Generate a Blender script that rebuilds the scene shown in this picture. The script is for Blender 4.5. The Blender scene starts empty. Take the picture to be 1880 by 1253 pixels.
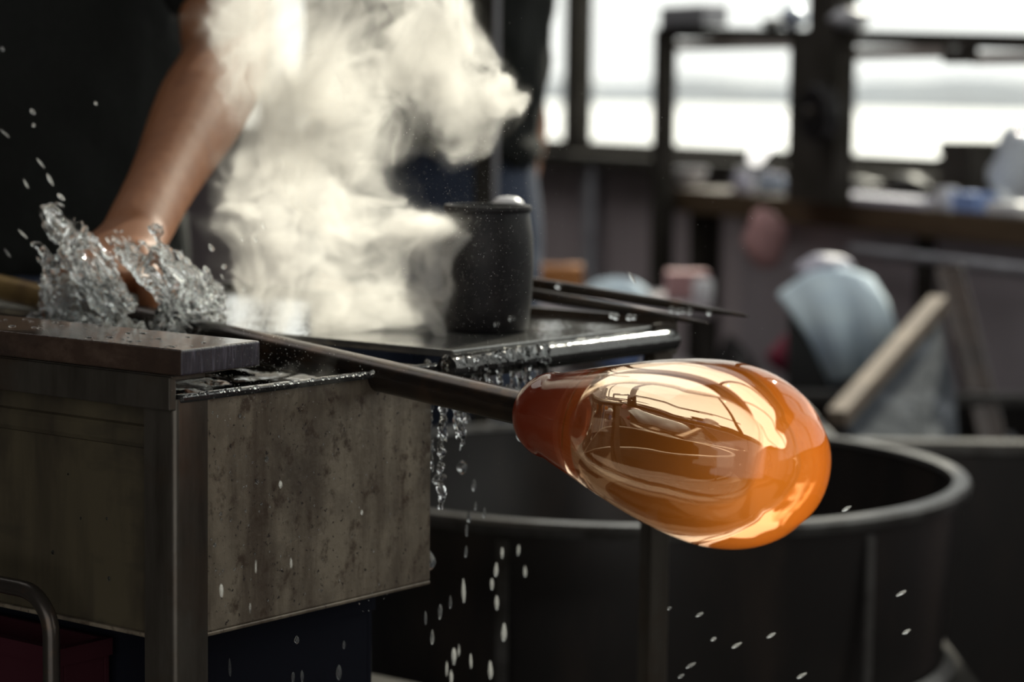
import bpy, bmesh, math, random
import numpy as np
from mathutils import Vector, Matrix, Euler

SC = bpy.context.scene
COL = SC.collection
random.seed(7)

# ------------------------------------------------------------------ camera
FPX = 4439.0                      # 85 mm on a 36 mm sensor, image 1880 px wide
CAM_LOC = Vector((0.0, 0.0, 1.15))
PITCH = math.atan(456.5 / FPX)
ROLL = math.radians(0.7)
cam_d = bpy.data.cameras.new('camera')
cam_d.lens = 85.0; cam_d.sensor_width = 36.0; cam_d.clip_end = 500
cam_d.dof.use_dof = True
cam_d.dof.focus_distance = 1.62
cam_d.dof.aperture_fstop = 5.0
cam = bpy.data.objects.new('camera', cam_d); COL.objects.link(cam)
CR = Euler((math.pi/2 - PITCH, 0, 0)).to_matrix() @ Matrix.Rotation(ROLL, 3, 'Z')
cam.matrix_world = Matrix.Translation(CAM_LOC) @ CR.to_4x4()
SC.camera = cam

def P(px, py, d):
    """world point seen at photo pixel (px, py) at depth d metres along the lens axis"""
    return CAM_LOC + CR @ (Vector(((px-940)/FPX, -(py-626.5)/FPX, -1)) * d)

def PZ(px, py, z):
    """world point seen at photo pixel lying on the level plane z"""
    v = CR @ Vector(((px-940)/FPX, -(py-626.5)/FPX, -1))
    return CAM_LOC + v * ((z-CAM_LOC.z)/v.z)

# ------------------------------------------------------------------ world, sun, exposure
w = bpy.data.worlds.new('sky'); SC.world = w; w.use_nodes = True
bg = w.node_tree.nodes['Background']
bg.inputs[0].default_value = (1.0, 0.985, 0.955, 1); bg.inputs[1].default_value = 1.5
SUN_DIR = Vector((0.425, 0.905, math.tan(math.radians(31)))).normalized()   # towards the sun
sun_d = bpy.data.lights.new('sun', 'SUN'); sun_d.energy = 7.5; sun_d.angle = math.radians(1.2)
sun_d.color = (1.0, 0.92, 0.78)
sun = bpy.data.objects.new('sun', sun_d); COL.objects.link(sun)
sun.rotation_euler = SUN_DIR.to_track_quat('Z', 'Y').to_euler()
sun.location = (3, 6, 5)
SC.view_settings.view_transform = 'Standard'; SC.view_settings.look = 'None'
SC.view_settings.exposure = 0.0; SC.view_settings.gamma = 1.0
SC.view_settings.use_curve_mapping = False
cy = SC.cycles
cy.use_adaptive_sampling = True; cy.adaptive_threshold = .03
cy.use_denoising = True; cy.denoiser = 'OPENIMAGEDENOISE'
cy.max_bounces = 14; cy.transmission_bounces = 14; cy.transparent_max_bounces = 16
cy.diffuse_bounces = 4; cy.glossy_bounces = 5; cy.volume_bounces = 4
cy.caustics_reflective = False; cy.caustics_refractive = False
cy.sample_clamp_indirect = 6.0
cy.volume_step_rate = 1.5; cy.volume_max_steps = 256

# the long window wall: a line on the floor plan
WP = Vector((0.873, 5.10)); WU = Vector((0.416, -0.909)).normalized()
WN = Vector((-WU.y, WU.x)) * -1          # towards the room (left)
if WN.x > 0: WN = -WN
SILL, HEAD, CEIL = 0.99, 3.2, 3.7
def W(t, off=0.0, z=0.0):
    p = WP + WU*t + WN*off
    return Vector((p.x, p.y, z))
EDGES = [-.45 + 1.34*k for k in range(-4, 7)]     # window posts along the wall
T0, T1 = EDGES[0], EDGES[-1]
def portal(name, c, ax, inward, sx, sy):
    pl = bpy.data.lights.new(name, 'AREA'); pl.shape = 'RECTANGLE'; pl.size = sx; pl.size_y = sy; pl.cycles.is_portal = True
    po = bpy.data.objects.new(name, pl); COL.objects.link(po)
    zx = Vector(ax).normalized(); zz = -Vector(inward).normalized(); zy = zz.cross(zx)
    po.matrix_world = Matrix.Translation(c) @ Matrix((zx, zy, zz)).transposed().to_4x4()
portal('window_portal', W((T0+T1)/2, 0.0, (SILL+HEAD)/2), (WU.x, WU.y, 0), (WN.x, WN.y, 0), T1-T0, HEAD-SILL)
ROOF_FILL = (-2.6, 1.0, 2.6, 7.8)               # unseen roof opening added to brighten the room: x0, x1, y0, y1
FILL_DOOR = (-2.6, 1.2, 2.9)                   # unseen opening behind the camera, added as fill light: x0, x1, height
YF = W(T1).y
portal('roof_fill_portal', ((ROOF_FILL[0]+ROOF_FILL[1])/2, (ROOF_FILL[2]+ROOF_FILL[3])/2, CEIL), (1,0,0), (0,0,-1), ROOF_FILL[1]-ROOF_FILL[0], ROOF_FILL[3]-ROOF_FILL[2])
portal('door_fill_portal', ((FILL_DOOR[0]+FILL_DOOR[1])/2, YF, FILL_DOOR[2]/2), (1,0,0), (0,1,0), FILL_DOOR[1]-FILL_DOOR[0], FILL_DOOR[2])

# ------------------------------------------------------------------ materials
MATS = {}
def mat(name, color=(.5,.5,.5), rough=.5, metal=0, spec=.5, noise=None, bump=None, trans=0, ior=1.45,
        emit=None, coat=0, sheen=0, alpha=1):
    """noise=(scale(3) , colour2, lo, hi, detail) mixes a second colour; bump=(scale(3), strength, distance)"""
    m = bpy.data.materials.new(name); m.use_nodes = True
    nt = m.node_tree; b = nt.nodes['Principled BSDF']
    b.inputs['Base Color'].default_value = (*color, 1)
    b.inputs['Roughness'].default_value = rough
    b.inputs['Metallic'].default_value = metal
    b.inputs['Specular IOR Level'].default_value = spec
    b.inputs['Transmission Weight'].default_value = trans
    b.inputs['IOR'].default_value = ior
    b.inputs['Coat Weight'].default_value = coat
    b.inputs['Coat Roughness'].default_value = .05
    b.inputs['Sheen Weight'].default_value = sheen
    if emit:
        b.inputs['Emission Color'].default_value = (*emit[0], 1); b.inputs['Emission Strength'].default_value = emit[1]
    def tex(scale, detail):
        tc = nt.nodes.new('ShaderNodeTexCoord'); mp = nt.nodes.new('ShaderNodeMapping')
        mp.inputs['Scale'].default_value = scale
        n = nt.nodes.new('ShaderNodeTexNoise'); n.inputs['Scale'].default_value = 1; n.inputs['Detail'].default_value = detail
        n.inputs['Roughness'].default_value = .65
        nt.links.new(tc.outputs['Object'], mp.inputs[0]); nt.links.new(mp.outputs[0], n.inputs['Vector'])
        return n
    prev = None
    for ns in (noise if isinstance(noise, list) else [noise] if noise else []):
        n = tex(ns[0], ns[4] if len(ns) > 4 else 5)
        r = nt.nodes.new('ShaderNodeMapRange'); r.inputs[1].default_value = ns[2]; r.inputs[2].default_value = ns[3]
        nt.links.new(n.outputs[0], r.inputs[0])
        mx = nt.nodes.new('ShaderNodeMix'); mx.data_type = 'RGBA'
        mx.inputs['A'].default_value = (*color, 1); mx.inputs['B'].default_value = (*ns[1], 1)
        nt.links.new(r.outputs[0], mx.inputs['Factor'])
        if prev: nt.links.new(prev, mx.inputs['A'])
        prev = mx.outputs['Result']
    if prev: nt.links.new(prev, b.inputs['Base Color'])
    if bump:
        n = tex(bump[0], 4); bp = nt.nodes.new('ShaderNodeBump')
        bp.inputs['Strength'].default_value = bump[1]; bp.inputs['Distance'].default_value = bump[2]
        nt.links.new(n.outputs[0], bp.inputs['Height']); nt.links.new(bp.outputs[0], b.inputs['Normal'])
    MATS[name] = m
    return m

# ------------------------------------------------------------------ mesh helpers
def tag(o, label=None, cat=None, group=None, kind=None):
    if label: o['label'] = label
    if cat: o['category'] = cat
    if group: o['group'] = group
    if kind: o['kind'] = kind
    return o

def link(name, me, m=None, parent=None, smooth=False):
    o = bpy.data.objects.new(name, me); COL.objects.link(o)
    if m: me.materials.append(m if not isinstance(m, str) else MATS[m])
    if smooth:
        for p in me.polygons: p.use_smooth = True
    if parent: adopt(o, parent)
    return o

def adopt(o, parent):
    o.parent = parent
    o.matrix_parent_inverse = Matrix.Translation(parent.location).inverted() if parent.type == 'EMPTY' else parent.matrix_basis.inverted()
    return o

def empty(name, loc, label=None, cat=None, group=None, kind=None):
    o = bpy.data.objects.new(name, None); COL.objects.link(o); o.location = loc; o.empty_display_size = .02
    return tag(o, label, cat, group, kind)

class MB:
    """collects shapes into one mesh, world coordinates"""
    def __init__(s): s.v = []; s.f = []
    def add(s, vs, fs):
        k = len(s.v); s.v += [tuple(v) for v in vs]; s.f += [tuple(i+k for i in f) for f in fs]; return s
    def box(s, c, size, ax=None, ay=None, az=None):
        c = Vector(c); ax = Vector(ax) if ax else Vector((1,0,0)); ay = Vector(ay) if ay else Vector((0,1,0))
        az = Vector(az) if az else ax.cross(ay).normalized()
        hx, hy, hz = size[0]/2, size[1]/2, size[2]/2
        vs = [c+ax*x*hx+ay*y*hy+az*z*hz for z in (-1,1) for y in (-1,1) for x in (-1,1)]
        fs = [(0,2,3,1),(4,5,7,6),(0,1,5,4),(2,6,7,3),(0,4,6,2),(1,3,7,5)]
        return s.add(vs, fs)
    def prism(s, pts, z0, z1):
        n = len(pts)
        vs = [(p[0],p[1],z0) for p in pts] + [(p[0],p[1],z1) for p in pts]
        a = sum(pts[i][0]*pts[(i+1)%n][1]-pts[(i+1)%n][0]*pts[i][1] for i in range(n))
        fs = [tuple(range(n))[::-1], tuple(range(n,2*n))] + [(i,(i+1)%n,(i+1)%n+n,i+n) for i in range(n)]
        if a < 0: fs = [f[::-1] for f in fs]
        return s.add(vs, fs)
    def tube(s, pts, rad, n=12, cap=True, up=None, flat=None):
        pts = [Vector(p) for p in pts]; m = len(pts)
        if not hasattr(rad, '__len__'): rad = [rad]*m
        u = None; vs = []
        for i, p in enumerate(pts):
            t = (pts[min(i+1,m-1)]-pts[max(i-1,0)]).normalized()
            if u is None:
                u = Vector(up) if up else (Vector((0,0,1)) if abs(t.z) < .9 else Vector((1,0,0)))
            u = (u - t*u.dot(t)).normalized(); w_ = t.cross(u)
            r = rad[i]; r1, r2 = r if hasattr(r, '__len__') else (r, r)
            for k in range(n):
                a = 2*math.pi*k/n
                vs.append(p + w_*math.cos(a)*r2 + u*math.sin(a)*r1)
        fs = [(i*n+k, i*n+(k+1)%n, (i+1)*n+(k+1)%n, (i+1)*n+k) for i in range(m-1) for k in range(n)]
        if cap: fs += [tuple(range(n))[::-1], tuple(range((m-1)*n, m*n))]
        return s.add(vs, fs)
    def lathe(s, base, axis, prof, n=32, close=False):
        """prof: list of (distance along axis, radius)"""
        base = Vector(base); t = Vector(axis).normalized()
        u = (Vector((0,0,1)) if abs(t.z) < .9 else Vector((1,0,0))); u = (u-t*u.dot(t)).normalized(); w_ = t.cross(u)
        k0 = len(s.v); rings = []
        for a_, r in prof:
            if r < 1e-6: rings.append([len(s.v)]); s.v.append(tuple(base+t*a_))
            else:
                rings.append(list(range(len(s.v), len(s.v)+n)))
                for k in range(n):
                    a = 2*math.pi*k/n; s.v.append(tuple(base+t*a_+(w_*math.cos(a)+u*math.sin(a))*r))
        for A, B in zip(rings, rings[1:] + ([rings[0]] if close else [])):
            if len(A) == 1 and len(B) == 1: continue
            for k in range(n):
                if len(A) == 1: s.f.append((A[0], B[(k+1)%n], B[k]))
                elif len(B) == 1: s.f.append((A[k], A[(k+1)%n], B[0]))
                else: s.f.append((A[k], A[(k+1)%n], B[(k+1)%n], B[k]))
        return s
    def ball(s, c, r, n=10, sq=(1,1,1), rot=None):
        c = Vector(c); vs = []; fs = []; R = rot or Matrix.Identity(3)
        for i in range(n//2+1):
            th = math.pi*i/(n//2)
            for k in range(n):
                ph = 2*math.pi*k/n
                vs.append(c + R @ Vector((math.sin(th)*math.cos(ph)*sq[0], math.sin(th)*math.sin(ph)*sq[1], math.cos(th)*sq[2]))*r)
        for i in range(n//2):
            for k in range(n): fs.append((i*n+k, (i+1)*n+k, (i+1)*n+(k+1)%n, i*n+(k+1)%n))
        return s.add(vs, fs)
    def mesh(s, name):
        me = bpy.data.meshes.new(name); me.from_pydata(s.v, [], s.f); me.update()
        bm = bmesh.new(); bm.from_mesh(me); bmesh.ops.remove_doubles(bm, verts=bm.verts, dist=1e-7)
        bmesh.ops.recalc_face_normals(bm, faces=bm.faces); bm.to_mesh(me); bm.free()
        return me
    def build(s, name, m, parent=None, smooth=False, bevel=0, seg=2, sub=0):
        o = link(name, s.mesh(name), m, parent, smooth)
        if bevel:
            md = o.modifiers.new('bevel', 'BEVEL'); md.width = bevel; md.segments = seg; md.limit_method = 'ANGLE'
            md.angle_limit = math.radians(40)
        if sub:
            md = o.modifiers.new('sub', 'SUBSURF'); md.levels = sub; md.render_levels = sub
        return o

def smooth_by_angle(o, ang=40):
    me = o.data
    for p in me.polygons: p.use_smooth = True
    try: me.set_sharp_from_angle(angle=math.radians(ang))
    except Exception: pass
    return o

def bake(o):
    """replace an object's mesh by its modified mesh"""
    dg = bpy.context.evaluated_depsgraph_get(); dg.update()
    me = bpy.data.meshes.new_from_object(o.evaluated_get(dg)); old = o.data; mats = [m for m in old.materials]
    o.modifiers.clear(); o.data = me
    if not me.materials:
        for m in mats: me.materials.append(m)
    for p in me.polygons: p.use_smooth = True
    return o

def spline(pts, n=8):
    """Catmull-Rom through 3D points (tuples of any length)"""
    pts = [np.array(p, float) for p in pts]; q = [2*pts[0]-pts[1]] + pts + [2*pts[-1]-pts[-2]]; out = []
    for i in range(1, len(q)-2):
        for k in range(n):
            t = k/n; a, b, c, d = q[i-1:i+3]
            out.append(.5*((2*b)+(-a+c)*t+(2*a-5*b+4*c-d)*t*t+(-a+3*b-3*c+d)*t**3))
    out.append(pts[-1]); return out

# ------------------------------------------------------------------ palette
mat('floor_concrete', (.022,.02,.019), .9, spec=.08, noise=((3,3,3),(.034,.032,.03),.4,.65), bump=((30,30,30),.3,.01))
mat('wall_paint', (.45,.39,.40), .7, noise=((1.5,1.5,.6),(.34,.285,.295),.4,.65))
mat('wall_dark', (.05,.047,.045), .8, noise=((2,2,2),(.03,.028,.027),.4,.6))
mat('ceiling_board', (.10,.095,.09), .8, noise=((2,2,2),(.07,.066,.06),.4,.6))
mat('frame_dark', (.030,.027,.022), .8, spec=.12, noise=((12,12,12),(.05,.045,.04),.4,.7))
mat('steel_olive', (.085,.070,.043), .45, .25, noise=[((26,26,3),(.05,.041,.027),.42,.66),((9,9,6),(.034,.027,.02),.46,.62),((5,5,14),(.035,.03,.022),.52,.68)], bump=((40,40,40),.06,.002))
mat('steel_grimy', (.25,.21,.155), .36, .25, noise=[((12,12,8),(.11,.088,.066),.42,.60),((34,34,5),(.10,.076,.055),.48,.68),((60,60,50),(.075,.052,.036),.54,.66),((230,230,230),(.03,.022,.018),.61,.67)], bump=((150,150,150),.4,.0014))
mat('steel_angle', (.09,.08,.066), .36, .6, noise=[((25,25,4),(.045,.038,.03),.45,.65),((9,9,9),(.07,.05,.035),.5,.66)], bump=((120,120,120),.12,.001))
mat('steel_wet', (.10,.10,.098), .10, .75, noise=((12,12,12),(.05,.048,.045),.45,.65), bump=((55,55,55),.25,.003))
mat('steel_plate_wet', (.30,.30,.29), .09, .7, noise=((10,10,10),(.17,.165,.16),.45,.65), bump=((35,35,35),.22,.004))
mat('rod_dark', (.05,.042,.036), .30, .6, noise=((40,40,40),(.10,.06,.035),.52,.72), bump=((300,300,300),.12,.0006))
mat('soot_black', (.009,.008,.009), .5, spec=.25, noise=((40,40,40),(.022,.02,.02),.45,.65), bump=((160,160,160),.35,.001))
mat('wood_wet', (.045,.028,.020), .18, noise=[((3,60,60),(.075,.05,.036),.45,.65),((9,9,9),(.03,.02,.016),.5,.66)], bump=((12,180,180),.3,.001), coat=.35)
mat('wood_end', (.028,.024,.034), .35, noise=((260,260,30),(.11,.10,.13),.54,.70), bump=((330,330,40),.8,.0016))
mat('tub_dark', (.030,.027,.026), .30, .35, noise=((10,10,3),(.05,.04,.035),.48,.68), bump=((60,60,20),.1,.002))
mat('skin', (.25,.10,.042), .6, spec=.25, noise=((45,45,45),(.21,.08,.033),.45,.65), bump=((260,260,260),.15,.0006))
mat('hair_dark', (.02,.014,.010), .6)
mat('shirt_black', (.010,.011,.010), .9, spec=.2, noise=((300,300,300),(.015,.016,.015),.45,.6), bump=((9,9,5),.6,.02))
mat('denim', (.035,.048,.085), .8, noise=((400,400,80),(.065,.085,.13),.5,.66), bump=((200,200,200),.3,.001))
mat('ground_outside', (.80,.80,.78), .9, noise=((.05,.05,.05),(.70,.71,.72),.4,.65))
mat('far_bank', (.42,.43,.44), 1.0, noise=((.05,.05,.3),(.48,.50,.52),.4,.65))

# ================================================================== setting
def poly(name, vs, m, kind='structure'):
    o = MB().add(vs, [tuple(range(len(vs)))]).build(name, m); return tag(o, kind=kind)

YB = W(T0).y; XL = -5.2
def XW(y): return WP.x + (WP.y-y)*WU.x/abs(WU.y) + .16      # outer face of the window wall
def slab(z0, z1, hole=None):
    m = MB()
    def strip(x0, y0, y1, x1=None):
        m.prism([(x0,y0), (XW(y0) if x1 is None else x1, y0), (XW(y1) if x1 is None else x1, y1), (x0,y1)], z0, z1)
    if not hole: strip(XL, YF, YB); return m
    strip(XL, YF, hole[2]); strip(XL, hole[2], hole[3], hole[0]); strip(hole[1], hole[2], hole[3]); strip(XL, hole[3], YB)
    return m
fl = slab(-.1, 0).build('floor', 'floor_concrete'); tag(fl, 'dark grey concrete workshop floor', kind='structure')
ce = slab(CEIL, CEIL+.1, ROOF_FILL).build('ceiling', 'ceiling_board'); tag(ce, 'dim grey workshop ceiling with an added opening for fill light', kind='structure')
def slab_with_hole(X0, X1, Y0, Y1, h, put):
    m = MB()
    for (x0, x1, y0, y1) in ((X0, h[0], Y0, Y1), (h[1], X1, Y0, Y1), (h[0], h[1], Y0, h[2]), (h[0], h[1], h[3], Y1)):
        if x1-x0 > 1e-4 and y1-y0 > 1e-4: put(m, x0, x1, y0, y1)
    return m
# window wall : below sill, above head
wr = empty('wall_right', W(0,0,0), 'dusky mauve panelled wall under the long window', kind='structure')
WUx = Vector((WU.x, WU.y, 0)); WNx = Vector((WN.x, WN.y, 0))
MB().box(W((T0+T1)/2, -.09, SILL/2), (T1-T0, .12, SILL), WUx, WNx).build('wall_base', 'wall_paint', wr)
MB().box(W((T0+T1)/2, -.09, (HEAD+CEIL)/2), (T1-T0, .12, CEIL-HEAD), WUx, WNx).build('wall_head', 'wall_paint', wr)
t = T0 + .3; pan = None
while t < T1-.3:
    if pan is None:
        pan = MB().box(W(t, -.02, .49), (.265, .02, .92), WUx, WNx).build('panel', 'wall_paint', wr, bevel=.004); pan_t = t
    else:
        c = pan.copy(); COL.objects.link(c); dv = WUx*(t-pan_t); c.location = pan.location + dv
    t += .28
wins = []
edges = EDGES
mat('pane', (1,1,1), 0)
nt = MATS['pane'].node_tree; nt.nodes.remove(nt.nodes['Principled BSDF'])
tr = nt.nodes.new('ShaderNodeBsdfTransparent'); gl = nt.nodes.new('ShaderNodeBsdfGlossy'); gl.inputs['Roughness'].default_value = .02
mx = nt.nodes.new('ShaderNodeMixShader'); mx.inputs[0].default_value = .05
tr.inputs[0].default_value = (.96,.98,.97,1)
nt.links.new(tr.outputs[0], mx.inputs[1]); nt.links.new(gl.outputs[0], mx.inputs[2])
nt.links.new(mx.outputs[0], nt.nodes['Material Output'].inputs[0])
for i, (a, b) in enumerate(zip(edges, edges[1:])):
    wn = empty('window_%d' % (i+1), W((a+b)/2, 0, SILL), 'tall bright workshop window with slim dark frame', kind='structure')
    z0, z1 = SILL, HEAD
    f = MB()
    for tt in (a+.02, b-.02): f.box(W(tt, -.05, (z0+z1)/2), (.04, .05, z1-z0), WUx, WNx)
    for z in (z0+.015, z1-.015): f.box(W((a+b)/2, -.05, z), (b-a, .05, .03), WUx, WNx)
    f.build('window_frame', 'frame_dark', wn)
    MB().box(W((a+b)/2, -.07, (z0+z1)/2), (b-a-.06, .005, z1-z0-.05), WUx, WNx).build('pane', 'pane', wn)
s = MB().box(W((T0+T1)/2, .01, SILL-.015), (T1-T0, .14, .03), WUx, WNx).build('trim_1', 'frame_dark'); tag(s, 'dark window sill board', kind='structure')
# the other walls
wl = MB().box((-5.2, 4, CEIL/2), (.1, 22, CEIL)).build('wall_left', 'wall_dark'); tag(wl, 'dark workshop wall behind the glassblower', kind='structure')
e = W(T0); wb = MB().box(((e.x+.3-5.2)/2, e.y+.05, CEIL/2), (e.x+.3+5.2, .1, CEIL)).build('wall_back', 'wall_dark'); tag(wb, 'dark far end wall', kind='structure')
e = W(T1); wf = slab_with_hole(-5.2, e.x, 0, CEIL, (FILL_DOOR[0], FILL_DOOR[1], 0, FILL_DOOR[2]), lambda m, x0, x1, z0, z1: m.box(((x0+x1)/2, YF-.05, (z0+z1)/2), (x1-x0, .1, z1-z0))).build('wall_front', 'wall_dark'); tag(wf, 'dark wall behind the camera', kind='structure')
# outside
g = MB()
q = [W(-700, -.25, -.02), W(300, -.25, -.02), W(300, -400, -.02), W(-700, -400, -.02)]
g.add(q, [(0,1,2,3)]); go = g.build('ground', 'ground_outside'); tag(go, 'pale bright ground outside the windows', kind='structure')
hb = MB(); n = 150; vs = []; fs = []
for i in range(n+1):
    t = -690 + 980*i/n; h = 2.4 + .5*math.sin(i*.9) + .3*math.sin(i*2.3+1)
    vs += [W(t, -120, -.02), W(t, -120.3, h), W(t, -128, h+.2), W(t, -135, -.02)]
for i in range(n):
    for k in range(3): fs.append((4*i+k, 4*i+4+k, 4*i+5+k, 4*i+1+k))
hb.add(vs, fs); ho = hb.build('hills', 'far_bank', smooth=True); tag(ho, 'low hazy grey bank far outside the windows', kind='structure')

# ================================================================== quench tank on its steel stand
O = P(322, 735, 1.55); ZT = O.z
E1 = Vector((.614, .789, 0)).normalized(); E2 = Vector((-.789, .614, 0)).normalized(); EZ = Vector((0,0,1))
def F(a, b, z=0.0): return O + E1*a + E2*b + EZ*z
AL, BL = .57, .62
stand = empty('tool_stand', Vector((F(AL/2, BL/2).x, F(AL/2, BL/2).y, 0)),
              'grimy steel angle iron stand carrying the water tank', 'stand')
th = .004; wd = .029
for (a, b, sa, sb) in ((0,0,1,1), (AL,0,-1,1), (0,BL,1,-1), (AL,BL,-1,-1)):
    m = MB()
    h0 = -ZT; h1 = .0 if a == 0 else .012
    rr = .0045; arc = [(rr-rr*math.cos(k*math.pi/10), rr-rr*math.sin(k*math.pi/10)) for k in range(6)]    # rolled outer corner
    prof = arc + [(wd,0),(wd,th),(th+.002,th),(th,th+.002),(th,wd),(0,wd)]
    m.prism([F(a+sa*u, b+sb*v)[:2] for u, v in prof], ZT+h0, ZT+h1)
    smooth_by_angle(m.build('leg', 'steel_angle', stand), 30)
# top rails: angle on the left, round rail on the right
m = MB(); m.box(F(-.002, BL/2, .004), (.006, BL, .022), E1, E2); m.box(F(.012, BL/2, .014), (.03, BL, .004), E1, E2)
m.build('top_rail', 'steel_angle', stand, bevel=.001)
m = MB().tube([F(.27, -.003, -.002), F(AL-.01, -.003, -.002)], .0095, 16)
smooth_by_angle(m.build('round_rail', 'steel_wet', stand), 50)
m = MB().box(F(AL, BL/2, .0), (.006, BL, .03), E1, E2).build('top_rail', 'steel_angle', stand)
m = MB().box(F(AL/2, BL, .0), (AL, .006, .03), E1, E2).build('top_rail', 'steel_angle', stand)
m = MB().box(F(AL/2, BL/2, -.34), (AL-.02, BL-.02, .012), E1, E2).build('lower_shelf', 'frame_dark', stand)
# bent tube handle in front of the left face
HB, HZ = .086, -.134
hp = [F(-.030, .30, HZ), F(-.030, HB+.028, HZ)]
bend = [F(-.030, HB+.028-.028*math.sin(a), HZ-.028*(1-math.cos(a))) for a in [math.pi/2*k/8 for k in range(1,9)]]
hp = [F(.0, .30, HZ)] + hp + bend + [F(-.030, HB, -.40)]
smooth_by_angle(MB().tube(hp, .0058, 12).build('handle_bar', 'rod_dark', stand), 60)

tank = empty('water_tank', F(.13, .3, -.165), 'shallow grimy steel water tank streaked with drips under the board', 'tank')
TA0, TA1, TB0, TB1, TH = .004, .262, .004, .60, .158
def wall(name, a0, a1, b0, b1, z0, z1, m):
    return MB().box(F((a0+a1)/2, (b0+b1)/2, (z0+z1)/2), (a1-a0, b1-b0, z1-z0), E1, E2).build(name, m, tank, bevel=.001)
wall('side_panel', TA0, TA1, TB0+.0005, TB0+.003, -TH, .0, 'steel_grimy')       # the right hand face
wall('front_panel', TA0+.004, TA0+.007, TB0+.003, TB1, -TH-.002, .0, 'steel_olive')   # the left hand face
wall('side_panel', TA0, TA1, TB1, TB1+.003, -TH, .0, 'steel_grimy')
wall('back_panel', TA1-.003, TA1, TB0+.003, TB1, -TH, .0, 'steel_grimy')
wall('bottom_panel', TA0, TA1, TB0, TB1, -TH-.003, -TH, 'steel_grimy')
m = MB(); m.box(F((TA0+TA1)/2, TB0-.002, .0), (TA1-TA0, .008, .005), E1, E2)
m.build('rim', 'steel_wet', tank, bevel=.0015)
m = MB(); m.box(F(TA0+.006, .30, -.028), (.012, .55, .016), E1, E2); m.build('stiffener', 'steel_olive', tank, bevel=.004)

# water in the tank
mat('water', (.98,1,1), .0, trans=1, ior=1.333)
def wavy(name, a0, a1, b0, b1, z, na, nb, amp, m, top_only=False, depth=.02):
    vs, fs = [], []
    for i in range(na+1):
        for j in range(nb+1):
            a = a0+(a1-a0)*i/na; b = b0+(b1-b0)*j/nb
            zz_ = z + amp*(math.sin(a*95+b*40)+math.sin(b*83-a*31+1)+.6*math.sin(a*170+b*150)+.5*math.sin(b*210))
            vs.append(F(a, b, zz_))
    for i in range(na):
        for j in range(nb):
            k = i*(nb+1)+j; fs.append((k, k+1, k+nb+2, k+nb+1))
    # closed skirt
    n0 = len(vs)
    per = [i*(nb+1) for i in range(na+1)] + [na*(nb+1)+j for j in range(1, nb+1)] + [i*(nb+1)+nb for i in range(na-1, -1, -1)] + [j for j in range(nb-1, 0, -1)]
    for i in per:
        p = vs[i]; vs.append(Vector((p.x, p.y, ZT+z-depth)))
    L = len(per)
    for i in range(L): fs.append((per[i], n0+i, n0+(i+1)%L, per[(i+1)%L]))
    fs.append(tuple(range(n0, n0+L)))
    return MB().add(vs, fs).build(name, m, smooth=False)
wt = wavy('tank_water', TA0+.0085, TA1-.0035, TB0+.0035, TB1-.001, -.012, 40, 60, .0012, 'water', depth=.12)
for p in wt.data.polygons: p.use_smooth = len(p.vertices) == 4
smooth_by_angle(wt, 30)
tag(wt, 'rippled water filling the steel tank', 'water')

# wet plate behind the tank
pt = MB().box(F(.435, .31, .006), (.285, .60, .006), E1, E2).build('wet_plate', 'steel_plate_wet', bevel=.001)
tag(pt, 'wet shiny steel plate lying across the stand behind the tank', 'plate')

# board on the near edge of the tank
bd = empty('wet_board', F(.03, .3, .016), 'dark wet wooden board resting along the near rim of the tank', 'board')
pts = [(-.006, -.012), (.072, -.006), (.072, .60), (-.006, .60)]
m = MB(); m.prism([F(a, b)[:2] for a, b in pts], ZT+.0165, ZT+.0335)
o = m.build('plank', 'wood_wet', bd, bevel=.0016, seg=3)
o.data.materials.append(MATS['wood_end'])
for p in o.data.polygons:
    if p.normal.dot(-E2) > .9: p.material_index = 1

# ================================================================== blowpipe and hot glass
A0 = P(985, 756, 1.60); A1 = P(0, 528, 2.06)
AX = (A0-A1).normalized()                       # towards the glass tip
def G(sv): return A0 + AX*sv
bp = empty('blowpipe', G(-.55), 'long dark steel blowpipe slanting from the splash to the hot glass', 'blowpipe')
mat('pipe_steel', (.04,.030,.024), .24, .7, noise=[((30,30,30),(.10,.062,.038),.5,.7),((8,8,8),(.035,.03,.026),.45,.62)], bump=((400,400,400),.15,.0005))
mat('pipe_brass', (.42,.28,.11), .35, .6, noise=((30,30,30),(.25,.16,.07),.45,.65))
PR = .0117
smooth_by_angle(MB().tube([G(-.575), G(-.30), G(-.004)], [PR*.98, PR, PR], 40).build('tube', 'pipe_steel', bp), 60)
smooth_by_angle(MB().lathe(G(-1.17), AX, [(0,.006),(.002,.0085),(.10,.0095),(.585,.0110),(.592,PR),(.600,PR)], 32).build('grip', 'pipe_brass', bp), 60)
# hot end buried in the glass: glows dull red
hot = bpy.data.materials.new('pipe_hot'); hot.use_nodes = True; b = hot.node_tree.nodes['Principled BSDF']
b.inputs['Base Color'].default_value = (.13,.028,.016,1); b.inputs['Roughness'].default_value = .6
b.inputs['Emission Color'].default_value = (1,.10,.03,1); b.inputs['Emission Strength'].default_value = .03
MATS['pipe_hot'] = hot
smooth_by_angle(MB().lathe(G(0), AX, [(-.006,0),(-.006,PR*.9),(-.004,PR),(.0,PR*1.03),(.004,.0165),(.010,.0205),(.018,.0215),(.040,.0205),(.046,.0185),(.0475,.012),(.0475,.004),(.040,.003),(.040,0)], 48).build('pipe_head', 'pipe_hot', bp), 40)

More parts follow.
